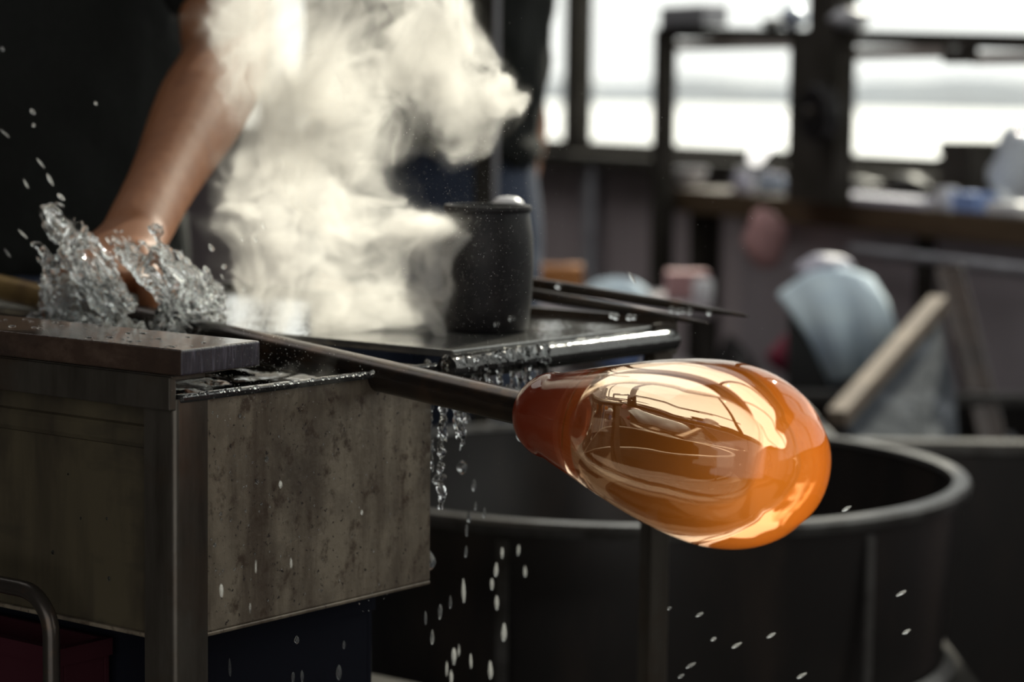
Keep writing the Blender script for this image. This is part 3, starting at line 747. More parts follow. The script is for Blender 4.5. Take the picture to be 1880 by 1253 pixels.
# ================================================================== things between the tub and the bench
bz = .678; xl = .43
bin_ = empty('scrap_bin', Vector((.7, 3.5, 0)), 'long dark rectangular bin behind the tub holding leaning boards', 'bin')
x1_, y0_, y1_ = .96, 3.25, 3.78
for nm, cx, cy_, sx_, sy_ in (('front_panel',(xl+x1_)/2,y0_,x1_-xl,.015),('back_panel',(xl+x1_)/2,y1_,x1_-xl,.015),('end_panel',xl,(y0_+y1_)/2,.015,y1_-y0_-.016),('end_panel',x1_,(y0_+y1_)/2,.015,y1_-y0_-.016)):
    MB().box((cx, cy_, bz/2+.02), (sx_, sy_, bz-.06)).build(nm, 'tub_dark', bin_)
MB().box(((xl+x1_)/2, (y0_+y1_)/2, .03), (x1_-xl-.02, y1_-y0_-.02, .02)).build('base_panel', 'tub_dark', bin_)
for nm, cx, cy_, sx_, sy_ in (('rim_strip',(xl+x1_)/2,y0_,x1_-xl+.03,.03),('rim_strip',(xl+x1_)/2,y1_,x1_-xl+.03,.03),('rim_strip',xl,(y0_+y1_)/2,.03,y1_-y0_-.032),('rim_strip',x1_,(y0_+y1_)/2,.03,y1_-y0_-.032)):
    MB().box((cx, cy_, bz), (sx_, sy_, .02)).build(nm, 'tub_rim', bin_, bevel=.004)
def plate(name, pts, th_, m, parent=None):
    pts = [Vector(p) for p in pts]; n_ = (pts[1]-pts[0]).cross(pts[2]-pts[0]).normalized()
    if n_.y > 0: n_ = -n_
    k = len(pts); vs = pts + [p-n_*th_ for p in pts]
    fs = [tuple(range(k)), tuple(range(k,2*k))[::-1]] + [(i,(i+1)%k,(i+1)%k+k,i+k) for i in range(k)]
    return MB().add(vs, fs).build(name, m, parent, bevel=.002)
sb = empty('slate_board', P(1680, 840, 3.62), 'grey streaked board with tan wooden edge leaning in the bin', 'board')
plate('panel', [P(1552,778,3.52), P(1722,572,3.86), P(1752,700,3.80), P(1768,905,3.52), P(1645,905,3.46)], .018, 'c_slate', sb)
pa, pb = P(1536,770,3.50), P(1724,556,3.86); ax = (pb-pa).normalized()
MB().box((pa+pb)/2, ((pb-pa).length, .03, .026), ax, (ax.cross(Vector((0,0,1)))).normalized()).build('edge_batten', 'c_tan', sb, bevel=.003)
pa, pb = P(1742,500,3.98), P(1842,900,3.72); ax = (pb-pa).normalized(); bx_ = ax.cross(Vector((0,1,0))).normalized()
o = MB().box((pa+pb)/2, ((pb-pa).length, .045, .035), ax, bx_).build('leaning_beam', 'wood_wet', bevel=.004); tag(o, 'dark brown beam leaning upright in the bin behind the grey board', 'beam')
pa, pb = P(1795,690,3.95), P(1885,900,3.70); ax = (pb-pa).normalized(); bx_ = ax.cross(Vector((0,1,0))).normalized()
o = MB().box((pa+pb)/2, ((pb-pa).length, .03, .015), ax, bx_).build('grey_board', 'c_grey', bevel=.002); tag(o, 'thin grey board leaning in the bin right of the dark beam', 'board')
# chair draped with a pale blue cloth, behind the bin
cd = 3.93
ch = empty('draped_chair', Vector((P(1530,600,cd).x, cd+.15, 0)), 'dark chair under a pale blue cloth behind the bin', 'chair')
cx0, cx1 = P(1462,600,cd).x, P(1640,600,cd).x; zt = P(1540,512,cd).z
MB().box(((cx0+cx1)/2, cd+.06, zt-.17), (cx1-cx0-.02, .03, .30)).build('backrest', 'c_dark', ch, bevel=.012)
MB().box(((cx0+cx1)/2, cd+.22, zt-.40), (cx1-cx0+.02, .28, .04)).build('seat', 'c_dark', ch, bevel=.012)
for xx in (cx0+.01, cx1-.01):
    MB().box((xx, cd+.06, zt/2-.02), (.028,.028,zt-.04)).build('leg', 'c_dark', ch); MB().box((xx, cd+.34, (zt-.42)/2), (.028,.028,zt-.42)).build('leg', 'c_dark', ch)
# cloth: a curved sheet hanging over the backrest towards us
nu, nv = 16, 22; vs = []; fs = []
L0 = [(1428,545),(1455,580),(1482,620),(1505,660),(1527,700)]; R0 = [(1600,515),(1626,555),(1641,600),(1650,640),(1655,680)]
for j in range(nv+1):
    v = j/nv
    for i in range(nu+1):
        u = i/nu
        a = np.interp(v, np.linspace(0,1,5), [p[0] for p in L0]); b_ = np.interp(v, np.linspace(0,1,5), [p[0] for p in R0])
        ya = np.interp(v, np.linspace(0,1,5), [p[1] for p in L0]); yb = np.interp(v, np.linspace(0,1,5), [p[1] for p in R0])
        arch = -34*math.sin(math.pi*u)*(1-v)**2
        fold = .012*math.sin(u*13+v*2)*(.3+v) - .05*math.sin(math.pi*v)*.4
        vs.append(P(a+(b_-a)*u, ya+(yb-ya)*u+arch, cd-.02+fold + .07*(1-v)**4*.6))
for j in range(nv):
    for i in range(nu): k = j*(nu+1)+i; fs.append((k, k+1, k+nu+2, k+nu+1))
cl = link('draped_cloth', MB().add(vs, fs).mesh('cloth'), 'c_cloth', None, True)
md = cl.modifiers.new('t', 'SOLIDIFY'); md.thickness = .006
tag(cl, 'pale blue cloth hanging over the chair behind the bin', 'cloth')
lump('rolled_towel', P(1512, 494, cd+.05), .043, (1.0,.8,.55), 'c_lav', 'lavender rolled towel on top of the draped chair', 'towel', 12)
lump('red_cushion', P(1478, 655, cd+.16), .05, (1.1,.6,.8), 'c_red', 'dark red cushion beside the pale blue cloth', 'cushion', 13)
# black sack and odds between chair and rack
lump('black_sack', Vector((.43, 4.50, .34)), .34, (.22,.36,1), 'c_dark', 'tall black sack slumped on the floor left of the draped chair', 'sack', 14, .2)
c = P(1405, 440, 4.62); o = lump('pink_bag', c, .055, (.72,.5,1.0), 'c_pink', 'dusky pink bag hanging under the bench', 'bag', 15)
crt = empty('side_cart', Vector((P(1150,600,4.3).x, 4.3, 0)), 'dark two-shelf cart behind the tongs', 'cart')
xa, xb = P(990,600,4.3).x, P(1300,600,4.3).x; z1_ = P(1150,556,4.2).z; z2_ = P(1100,690,4.2).z
MB().box(((xa+xb)/2, 4.32, z1_-.012), (xb-xa, .34, .02)).build('shelf', 'bench_panel', crt, bevel=.003)
MB().box(((xa+xb)/2, 4.32, z2_-.012), (xb-xa-.03, .34, .02)).build('shelf', 'bench_panel', crt, bevel=.003)
for xx in (xa+.012, xb-.012):
    for yy in (4.165, 4.475): MB().box((xx, yy, z1_/2-.01), (.022,.022,z1_-.02)).build('leg', 'frame_dark', crt)
c = Vector((P(1130,540,4.3).x, 4.28, z1_)); o = MB().lathe(c, (0,0,1), [(0,0),(0,.060),(.004,.062),(.018,.055),(.030,.036),(.036,.012),(.037,0)], 28).build('upturned_bowl', 'c_cloth'); smooth_by_angle(o, 60); tag(o, 'pale blue upturned bowl on the cart behind the tongs', 'bowl')
c = Vector((P(1020,540,4.3).x, 4.38, z1_)); o = MB().box(c+Vector((0,0,.025)), (.10,.08,.05)).build('orange_carton', 'c_orange', bevel=.003); tag(o, 'orange brown carton on the cart beside the black pot', 'carton')
c = Vector((P(1262,540,4.3).x, 4.30, z1_)); o = MB().box(c+Vector((0,0,.024)), (.075,.07,.048)).build('red_carton', 'c_pink', bevel=.003); tag(o, 'reddish carton on the right end of the cart', 'carton')
c = Vector((P(1290,540,4.22).x, 4.20, z1_)); o = MB().lathe(c, (0,0,1), [(0,0),(0,.014),(.01,.018),(.035,.018),(.042,.013),(.042,0)], 20).build('glass_tumbler', 'c_white'); smooth_by_angle(o, 50); tag(o, 'small white tumbler at the right corner of the cart', 'tumbler')
lump('blue_bag', Vector((P(1140,640,4.25).x, 4.22, z2_+.032)), .034, (1.1,.9,1), 'c_blue', 'blue crumpled bag on the lower shelf of the cart', 'bag', 21)
lump('beige_sack', Vector((P(1070,660,4.25).x, 4.28, z2_+.040)), .06, (1.1,.8,.62), 'c_beige', 'beige soft sack on the lower shelf of the cart', 'sack', 22)
# grey machine housing at the far left edge
c = P(12, 420, 2.95); mc = empty('grey_cabinet', Vector((c.x, c.y, 0)), 'grey rounded metal column at the left edge behind the black shirt', 'column')
smooth_by_angle(MB().lathe((c.x,c.y,0), (0,0,1), [(0,0),(0,.05),(.9,.05),(c.z+.02,.05),(c.z+.05,.044),(c.z+.064,.02),(c.z+.066,0)], 28).build('column', 'c_grey', mc), 40)
smooth_by_angle(MB().lathe((c.x,c.y,c.z-.02), (0,0,1), [(0,.05),(0,.056),(.025,.056),(.025,.05)], 28).build('collar', 'frame_dark', mc), 40)
# crates on the lower shelf of the stand
def crate(name, a0, a1, b0, b1, z0, z1, m, label):
    e = empty(name, F((a0+a1)/2,(b0+b1)/2,z0), label, 'crate')
    for (p,q,r,t_) in ((a0,a0+.005,b0,b1),(a1-.005,a1,b0,b1),(a0+.005,a1-.005,b0,b0+.005),(a0+.005,a1-.005,b1-.005,b1)):
        MB().box(F((p+q)/2,(r+t_)/2,(z0+z1)/2), (q-p,t_-r,z1-z0), E1, E2).build('side', m, e, bevel=.001)
    MB().box(F((a0+a1)/2,(b0+b1)/2,z0+.004), (a1-a0-.01,b1-b0-.01,.008), E1, E2).build('base', m, e)
    for (p,q,r,t_) in ((a0-.003,a0,b0-.003,b1+.003),(a0,a1,b0-.003,b0)):
        MB().box(F((p+q)/2,(r+t_)/2,z1-.006), (q-p,t_-r,.012), E1, E2).build('lip', m, e)
crate('navy_crate', .07, .25, .05, .30, -.334, -.172, 'c_navy', 'dark navy crate on the shelf under the tank')
crate('maroon_crate', .015, .062, .13, .35, -.334, -.185, 'c_maroon', 'dark maroon crate on the shelf under the tank, at the left edge')

# ================================================================== water in the air
import openvdb
_rt = np.random.default_rng(5).random((64,64,64)).astype(np.float32)
def vnoise(p, seed=0):
    """smooth value noise, p (...,3) in lattice units, result -1..1"""
    p = p + np.array([seed*7.13, seed*3.71, seed*11.9], np.float32)
    p = p.astype(np.float32); i = np.floor(p).astype(np.int32); f = p-i; f = f*f*f*(f*(f*6-15)+10); j = (i+1) & 63; i &= 63
    rt = _rt.ravel(); x0 = i[...,0]*4096; x1 = j[...,0]*4096; y0 = i[...,1]*64; y1 = j[...,1]*64; z0 = i[...,2]; z1 = j[...,2]
    fx, fy, fz = f[...,0], f[...,1], f[...,2]
    def lerp(a,b,t): return a+(b-a)*t
    c00 = lerp(rt.take(x0+y0+z0), rt.take(x1+y0+z0), fx); c10 = lerp(rt.take(x0+y1+z0), rt.take(x1+y1+z0), fx)
    c01 = lerp(rt.take(x0+y0+z1), rt.take(x1+y0+z1), fx); c11 = lerp(rt.take(x0+y1+z1), rt.take(x1+y1+z1), fx)
    return lerp(lerp(c00,c10,fy),lerp(c01,c11,fy),fz)*2-1
def fbm(p, octv=3, seed=0, gain=.5):
    r = 0; a = 1; n_ = 0
    for k in range(octv): r = r + a*vnoise(p*(2.0**k), seed+k*3); n_ += a; a *= gain
    return r/n_
def iso_mesh(field, org, h, iso=0.0):
    g_ = openvdb.FloatGrid(-1.0); f_ = field.astype(np.float32)
    g_.copyFromArray(f_); pts_, quads = g_.convertToQuads(iso)
    pts_ = np.array(pts_)*h + np.array(org); return pts_, np.array(quads)
def grid_axes(lo, hi, h):
    ax_ = [np.arange(lo[k], hi[k], h, dtype=np.float32) for k in range(3)]
    return np.stack(np.meshgrid(*ax_, indexing='ij'), -1)
def seg_field(p, strokes, margin=.006):
    """radius minus distance to the nearest stroke (polylines of (point, radius)); -margin*2 far away"""
    best = np.full(p.shape[:-1], -2*margin, np.float32); org = p[0,0,0]; h = float(p[1,0,0,0]-p[0,0,0,0])
    for st in strokes:
        for (a,ra),(b_,rb) in zip(st, st[1:]):
            a_ = np.array(a, np.float32); b2 = np.array(b_, np.float32); d_ = b2-a_; L2 = float(d_.dot(d_)); R = max(ra, rb)+margin
            i0 = np.maximum(((np.minimum(a_, b2)-R-org)/h).astype(int), 0); i1 = np.maximum(((np.maximum(a_, b2)+R-org)/h).astype(int)+2, 0)
            sl = tuple(slice(int(u), int(v)) for u, v in zip(i0, i1)); pp = p[sl]
            t_ = np.clip(((pp-a_)@d_)/L2, 0, 1); q = pp-a_-t_[...,None]*d_
            best[sl] = np.maximum(best[sl], ra+(rb-ra)*t_-np.sqrt((q*q).sum(-1)))
    return best
def mesh_from(pts_, quads, name, m, smooth=True):
    me = bpy.data.meshes.new(name); me.from_pydata(pts_.tolist(), [], quads.tolist()); me.update()
    bm = bmesh.new(); bm.from_mesh(me); bmesh.ops.recalc_face_normals(bm, faces=bm.faces)
    for _ in range(2): bmesh.ops.smooth_vert(bm, verts=bm.verts, factor=.5, use_axis_x=True, use_axis_y=True, use_axis_z=True)
    bm.to_mesh(me); bm.free()
    return link(name, me, m, None, smooth)

def px2m(r, d): return r*d/FPX
def stroke(pts): return [(P(x,y,d), px2m(r,d)) for x,y,r,d in pts]
S = [stroke([(98,392,15,1.90),(120,425,24,1.90),(150,460,25,1.90),(185,490,22,1.90)]),
     stroke([(68,458,7,1.89),(96,482,9,1.88),(92,520,11,1.88),(72,548,12,1.88),(95,575,9,1.88)]),
     stroke([(130,470,16,1.90),(175,505,26,1.88),(205,555,27,1.87),(238,610,24,1.86),(262,650,14,1.85)]),
     stroke([(215,440,12,1.89),(262,480,24,1.88),(320,520,34,1.87),(372,545,36,1.87),(398,585,18,1.86)]),
     stroke([(25,608,8,1.88),(75,600,22,1.88),(130,612,32,1.88),(200,625,32,1.87),(270,628,26,1.86),(350,625,24,1.85),(400,630,12,1.84)]),
     stroke([(120,545,36,1.92),(170,570,40,1.91)]), stroke([(290,470,20,1.88),(350,505,16,1.88),(395,525,8,1.87)]),
     stroke([(285,420,5,1.88),(292,455,7,1.88),(305,485,6,1.88)]), stroke([(330,590,36,1.86),(385,600,16,1.86)])]
lo = np.min([np.array(a)-r for st in S for a,r in st], 0)-.012; hi = np.max([np.array(a)+r for st in S for a,r in st], 0)+.012
h_ = .00105
pg = grid_axes(lo, hi, h_)
S = [[(a, r*1.22+.0015) for a, r in st] for st in S]
env = seg_field(pg, S)
# flow-aligned noise coordinates: long streaks running up-left to down-right
act = env > -.006; pa_ = pg[act]; ev_ = env[act]
d1 = np.array([-.62, .05, .78], np.float32); d2 = np.array([.78, 0, .62], np.float32); d3 = np.array([.03,1,-.04], np.float32)
q = np.stack([pa_@d1, pa_@d2, pa_@d3], -1)
q = q + np.stack([vnoise(pa_*45, 31), vnoise(pa_*45, 32), vnoise(pa_*45, 33)], -1)*.010
sheet = .115-np.abs(fbm(q*np.array([22,105,75],np.float32), 3, 1, .5))
sheet2 = .05-np.abs(vnoise(q*np.array([30,160,100],np.float32), 9))
fv = np.minimum(np.maximum(sheet*.012, sheet2*.010), (ev_+.0045*fbm(pa_*130, 2, 4))*.5)
core = (ev_-.013)*.3 - .002 + .004*vnoise(q*np.array([60,120,100],np.float32), 14)   # some solid rope inside
fv = np.maximum(fv, np.minimum(core, ev_))
fld = np.full(env.shape, -.01, np.float32); fld[act] = fv
pv, pq = iso_mesh(fld, lo, h_)
mat('water_choppy', (.98,1,1), .03, trans=1, ior=1.333, bump=((200,200,200),.06,.0015))
spl = mesh_from(pv, pq, 'water_splash', 'water_choppy')
tag(spl, 'burst of clear splashing water around the hand and blowpipe', 'splash', kind='stuff')
del pg, env, q, sheet, sheet2, fld, core

# ---- water running off the round rail and the end of the tank
def water_piece(name, strokes, label, h, fsc, thick, cat='water', seed=0):
    lo = np.min([np.array(a)-r for st in strokes for a,r in st], 0)-.004; hi = np.max([np.array(a)+r for st in strokes for a,r in st], 0)+.004
    pg = grid_axes(lo, hi, h); env = seg_field(pg, strokes)
    act = env > -.005; pa_ = pg[act]; ev_ = env[act]
    qq = pa_ + np.stack([vnoise(pa_*60, seed+31), vnoise(pa_*60, seed+32), vnoise(pa_*60, seed+33)], -1)*.006
    f1 = (thick-np.abs(fbm(qq*np.array(fsc, np.float32), 2, seed+1)))*.012
    f2 = ev_-.0016+.0025*vnoise(pa_*np.array([260,260,120],np.float32), seed+5)
    f_ = np.full(env.shape, -.01, np.float32); f_[act] = np.maximum(np.minimum(f1, ev_+.002*vnoise(pa_*220, seed+4)), f2)
    pv, pq = iso_mesh(f_, lo, h)
    return tag(mesh_from(pv, pq, name, 'water'), label, cat, kind='stuff')
def FR(px, off=.0, z=None):
    """point on the round rail line below pixel column px"""
    lo_, hi_ = 0, .8
    for _ in range(40):
        m_ = (lo_+hi_)/2
        if px_of(F(m_, off, 0))[0] < px: lo_ = m_
        else: hi_ = m_
    return (lo_+hi_)/2
def dn(px, dpy, off=-.012):
    a = FR(px, off); p = F(a, off, 0); d = px_of(p)[2]; return p - Vector((0,0,dpy*d/FPX))
cur = []
for x0_, ln in ((856,34),(872,52),(893,70),(915,96),(938,112),(952,104),(965,70),(984,48),(1000,30)):
    cur.append([(dn(x0_, -14), .0034), (dn(x0_+4, ln*.4), .0026), (dn(x0_+9, ln), .0022)])
for x0_, x1__, y_ in ((850,905,70),(900,970,88),(930,1005,58)):
    cur.append([(dn(x0_, y_-12), .0022), (dn((x0_+x1__)/2, y_+8), .0030), (dn(x1__, y_), .0024)])
cur.append([(dn(835,-8,-.006), .003), (dn(1000,-8,-.006), .0034), (dn(1120,-6,-.004), .002)])
water_piece('rail_water', cur, 'ragged curtain of water pouring off the round rail', .0009, (150,150,70), .20, seed=40)
def TE(b, z): return F(TA1+.004, b, z)
te = [[(TE(-.004,.004), .004), (TE(-.003,-.03), .0035), (TE(-.002,-.075), .003), (TE(-.002,-.105), .0022)],
      [(TE(.012,.0), .004), (TE(.010,-.05), .003), (TE(.006,-.085), .002)],
      [(F(TA1+.016,-.008,-.002), .004), (F(TA1+.017,-.008,-.03), .0042), (F(TA1+.018,-.008,-.052), .0036), (F(TA1+.018,-.008,-.062), .0014)],
      [(F(.20,-.001,-.004), .002), (F(TA1-.002,-.003,-.006), .0035), (F(TA1+.02,-.006,-.004), .003)]]
water_piece('tank_overflow', te, 'water spilling over the far end of the steel tank', .0009, (170,170,60), .22, seed=60)

# ---- falling drops: each one its own object
def whitened(name, base, k):  # mixes in translucent white so the water looks brighter
    m = MATS[base].copy(); m.name = name; nt = m.node_tree; MATS[name] = m
    p = nt.nodes['Principled BSDF']; t = nt.nodes.new('ShaderNodeBsdfTranslucent'); t.inputs[0].default_value = (.95,.96,.96,1)
    mx = nt.nodes.new('ShaderNodeMixShader'); mx.inputs[0].default_value = k
    nt.links.new(p.outputs[0], mx.inputs[1]); nt.links.new(t.outputs[0], mx.inputs[2]); nt.links.new(mx.outputs[0], nt.nodes['Material Output'].inputs[0])
    return m
whitened('water_whitened', 'water', .17)  # whiteness in the drops stands in for backlit brightness
spl.data.materials[0] = whitened('water_choppy_whitened', 'water_choppy', .04)  # slight white share added to brighten the splash
drop_meshes = []
for k in range(4):
    m = MB(); prof = [(-1,0),(-.9,.42),(-.6,.8),(-.15,1),(.3,.9),(.7,.6),(.93,.28),(1,0)]
    m.lathe((0,0,0), (0,0,1), [(a, r*(1+.12*math.sin(a*3+k))) for a, r in prof], 10)
    me = m.mesh('drop'); me.materials.append(MATS['water_whitened'])
    for p in me.polygons: p.use_smooth = True
    drop_meshes.append(me)
ONES = ['','first','second','third','fourth','fifth','sixth','seventh','eighth','ninth','tenth','eleventh','twelfth','thirteenth','fourteenth','fifteenth','sixteenth','seventeenth','eighteenth','nineteenth','twentieth']
def ordinal(k):
    if k <= 20: return ONES[k]
    return ('twenty-','thirty-','forty-')[(k-1)//10-2] + ONES[(k-1)%10+1] if k % 10 else ('thirtieth','fortieth','fiftieth')[k//10-3]
def rank_labels(objs, text):
    for k, o in enumerate(sorted(objs, key=lambda o: px_of(o.matrix_basis.translation)[1])): o['label'] = text % ordinal(k+1)
def drop(px, py, d, ln, wd_, tilt=0.0, k=None, label='falling drop of water below the tank and rail', group='falling water drops', name='water_drop'):
    o = bpy.data.objects.new(name, drop_meshes[(len(bpy.data.objects)) % 4]); COL.objects.link(o)
    o.location = P(px, py, d); o.scale = (px2m(wd_/2, d), px2m(wd_/2, d), px2m(ln/2, d)); o.rotation_euler = (0, tilt, 0)
    return tag(o, label, 'drop', group)
fallen = []; flung = []; tubby = []; clung = []
c7 = lambda x, y: (400+x*.553, 560+y*.553)
for x, y, l, w_, d in ((208,597,24,14,1.50),(243,858,34,8,1.50),(126,870,44,6,1.50),(12,950,44,18,1.5),(107,1010,36,7,1.5),(262,1113,28,18,1.66),(40,1205,60,12,1.66),(250,1238,34,16,1.7),(280,1234,40,14,1.7),(402,1222,50,24,1.75),(419,1130,26,12,1.75),(478,690,16,10,1.52),
    (810,540,44,38,1.84),(850,600,40,20,1.86),(834,706,36,22,1.84),(826,748,40,14,1.84),(856,668,30,12,1.86),(884,690,36,14,1.84),(824,820,38,14,1.82),(944,824,36,14,1.9),(998,815,36,12,1.95),(1020,886,36,14,1.95),(924,880,46,18,1.9),(910,928,38,16,1.9),(926,990,48,18,1.9),(816,950,80,16,1.85),(772,988,44,14,1.8),(738,1020,50,20,1.8),(690,1040,44,12,1.78),(712,1104,50,18,1.78),(950,1088,60,24,1.9),(784,1168,56,22,1.85),(800,1148,40,10,1.85),(840,1184,50,12,1.85),(905,1213,60,20,1.9),(775,1238,50,16,1.85),(760,1210,50,10,1.85),
    (802,384,26,24,1.9),(828,380,34,26,1.9),(1008,434,40,36,1.95),(660,845,60,46,1.80),(700,850,66,50,1.80),(640,835,40,30,1.80),(690,640,40,30,1.8),(678,400,26,20,1.8),(700,520,30,22,1.78),(730,580,46,34,1.8),(740,430,40,30,1.8)):
    X, Y = c7(x, y); fallen.append(drop(X, Y, d, l*.58, w_*(.40 if l > w_*1.6 else .5), random.uniform(-.05,.05)))
c8 = lambda x, y: (960+x*.489, 780+y*.489)
for x, y, l in ((663,714,34),(716,806,24),(803,829,44),(932,792,38),(630,905,44),(594,945,28),(1047,943,44),(1420,634,44),(1440,778,36),(1215,316,40),(550,690,18)):
    X, Y = c8(x, y); tubby += [drop(X, Y, 1.78, l*.489, 6, math.radians(60), label='small slanting drop of water flying past the dark tub', group='drops before the tub')]
for x, y, l, w_ in ((5,90,10,6),(60,205,14,7),(62,230,8,6),(9,245,22,4),(75,300,24,4),(92,330,26,6),(42,430,24,4),(14,465,22,4),(112,362,18,8),(176,190,8,5),(48,338,20,4),(300,462,16,8),(330,470,20,9),(345,480,22,9),(378,495,16,10),(388,455,16,8),(412,490,10,10),(446,440,10,6),(484,415,14,5),(470,440,12,6),(449,532,10,9),(1160,510,26,5)):
    flung += [drop(x, y, 1.86, l, w_, math.radians(random.uniform(-50,-20)), label='tiny drop of water flung up from the splash', group='drops flung from the splash')]
# drops clinging to the tank
def on_plane(px, py, p0, n_):
    v = CR @ Vector(((px-940)/FPX, -(py-626.5)/FPX, -1)); return CAM_LOC + v*((p0-CAM_LOC).dot(n_)/v.dot(n_))
c6 = lambda x, y: (x*.5214, 600+y*.5214)
rnd = random.Random(3)
cl_ = [(658,335,10),(648,537,13),(720,312,5),(845,315,5),(755,770,6),(937,468,8),(905,548,7),(775,660,5),(700,393,4),(825,455,4),(865,650,4),(920,625,4),(690,700,4),(785,860,4),(825,855,4),(650,1000,5),(622,790,5),(675,1095,4),(640,690,4)]
for x, y, r in cl_:
    X, Y = c6(x, y); p = on_plane(X, Y, F(0, TB0-.0002, 0), E2)
    o = bpy.data.objects.new('clinging_drop', drop_meshes[0]); COL.objects.link(o); d = 1.58
    o.location = p - E2*px2m(r*.15, d); o.scale = (px2m(r*.5214, d),)*2 + (px2m(r*.5214*1.5, d),); tag(o, 'x', 'drop', 'drops on the right face of the tank'); clung.append(o)
for x, y, r in ((285,675,4),(377,677,4),(385,888,6),(187,795,6),(485,370,6),(240,520,3)):
    X, Y = c6(x, y); p = on_plane(X, Y, F(TA0+.0038, 0, 0), E1)
    o = bpy.data.objects.new('clinging_drop', drop_meshes[0]); COL.objects.link(o); d = 1.6
    o.location = p - E1*px2m(r*.15, d); o.scale = (px2m(r*.5214, d),)*2 + (px2m(r*.5214*1.5, d),); tag(o, 'water drop on the dark olive left face of the tank', 'drop', 'drops on the left face of the tank')

olive = [o for o in bpy.data.objects if o.get('group') == 'drops on the left face of the tank']
dx = [px_of(o.matrix_basis.translation)[0] for o in fallen]
rank_labels([o for o, x in zip(fallen, dx) if x < 690], '%s highest water drop falling before the grimy tank')
rank_labels([o for o, x in zip(fallen, dx) if 690 <= x < 865], '%s highest water drop falling below the far end of the tank')
rank_labels([o for o, x in zip(fallen, dx) if x >= 865], '%s highest water drop falling under the round rail')
rank_labels(flung, '%s highest water drop flung up around the splash')
rank_labels(tubby, '%s highest slanting water drop flying past the dark tub')
rank_labels(clung, '%s highest drop clinging to the grimy right face of the tank')
rank_labels(olive, '%s highest drop on the dark olive left face of the tank')
m = MB()
for _ in range(110):
    X, Y = c6(rnd.uniform(630,1390), rnd.uniform(300,1010)); p = on_plane(X, Y, F(0, TB0, 0), E2); m.ball(p, px2m(rnd.uniform(.7,1.9), 1.58), 6, (1,1,1.3))
me = bpy.data.meshes.new('droplets'); me.from_pydata(m.v, [], m.f); me.update()
o = link('clinging_droplets', me, 'water', None, True); tag(o, 'tiny droplets sprinkled over the right face of the tank', 'droplets', kind='stuff')

# beads of water standing along the rail, tongs and plate edge
m = MB()
for px, py, d, r in ((1123,580,1.93,5),(1131,582,1.93,6),(1155,583,1.95,6),(1164,583,1.95,5),(1233,569,2.0,6),(1245,571,2.0,6),(1254,571,2.0,5),(1266,572,2.0,6),(1232,592,2.0,6),(1302,575,1.98,5),(1025,525,2.05,6),(940,586,1.9,6),(912,596,1.88,5)):
    m.ball(P(px, py, d), px2m(r, d), 12)
for k in range(60):
    a = rnd.uniform(.0, TA1); m.ball(F(a, -.004+rnd.uniform(-.002,.002), .0025), rnd.uniform(.0006,.0016), 8)
for k in range(50):
    m.ball(F(rnd.uniform(.0,.068), rnd.uniform(0,.3), .0335), rnd.uniform(.0007,.0022), 8, (1.4,1.4,.5))
me = bpy.data.meshes.new('beads'); me.from_pydata(m.v, [], m.f); me.update()
o = link('water_beads', me, 'water', None, True); tag(o, 'beads of water standing on the board, rail and tongs', 'droplets', kind='stuff')

# ---- fine mist specks
mk('mist_white', (.85,.85,.83), .3)
m = MB(); rnd = random.Random(11)
tet = [Vector(v) for v in ((1,0,0),(-1,0,0),(0,1,0),(0,-1,0),(0,0,1),(0,0,-1))]; tf = [(0,2,4),(2,1,4),(1,3,4),(3,0,4),(2,0,5),(1,2,5),(3,1,5),(0,3,5)]
for k in range(2600):
    if k < 1500: x, y, d = rnd.gauss(850,90), rnd.gauss(430,120), rnd.uniform(1.6,1.95)
    elif k < 2200: x, y, d = rnd.uniform(400,1400), rnd.uniform(100,700), rnd.uniform(1.5,1.9)
    else: x, y, d = rnd.gauss(490,60), rnd.gauss(690,40), rnd.uniform(1.5,1.58)
    r = .00012*rnd.choice((.8,1,1,1.3,1.8)); c = P(x, y, d); m.add([c+v*r for v in tet], tf)
me = bpy.data.meshes.new('mist'); me.from_pydata(m.v, [], m.f); me.update()
o = link('mist_specks', me, 'mist_white'); tag(o, 'fine specks of mist drifting in the air around the steam', 'mist', kind='stuff')

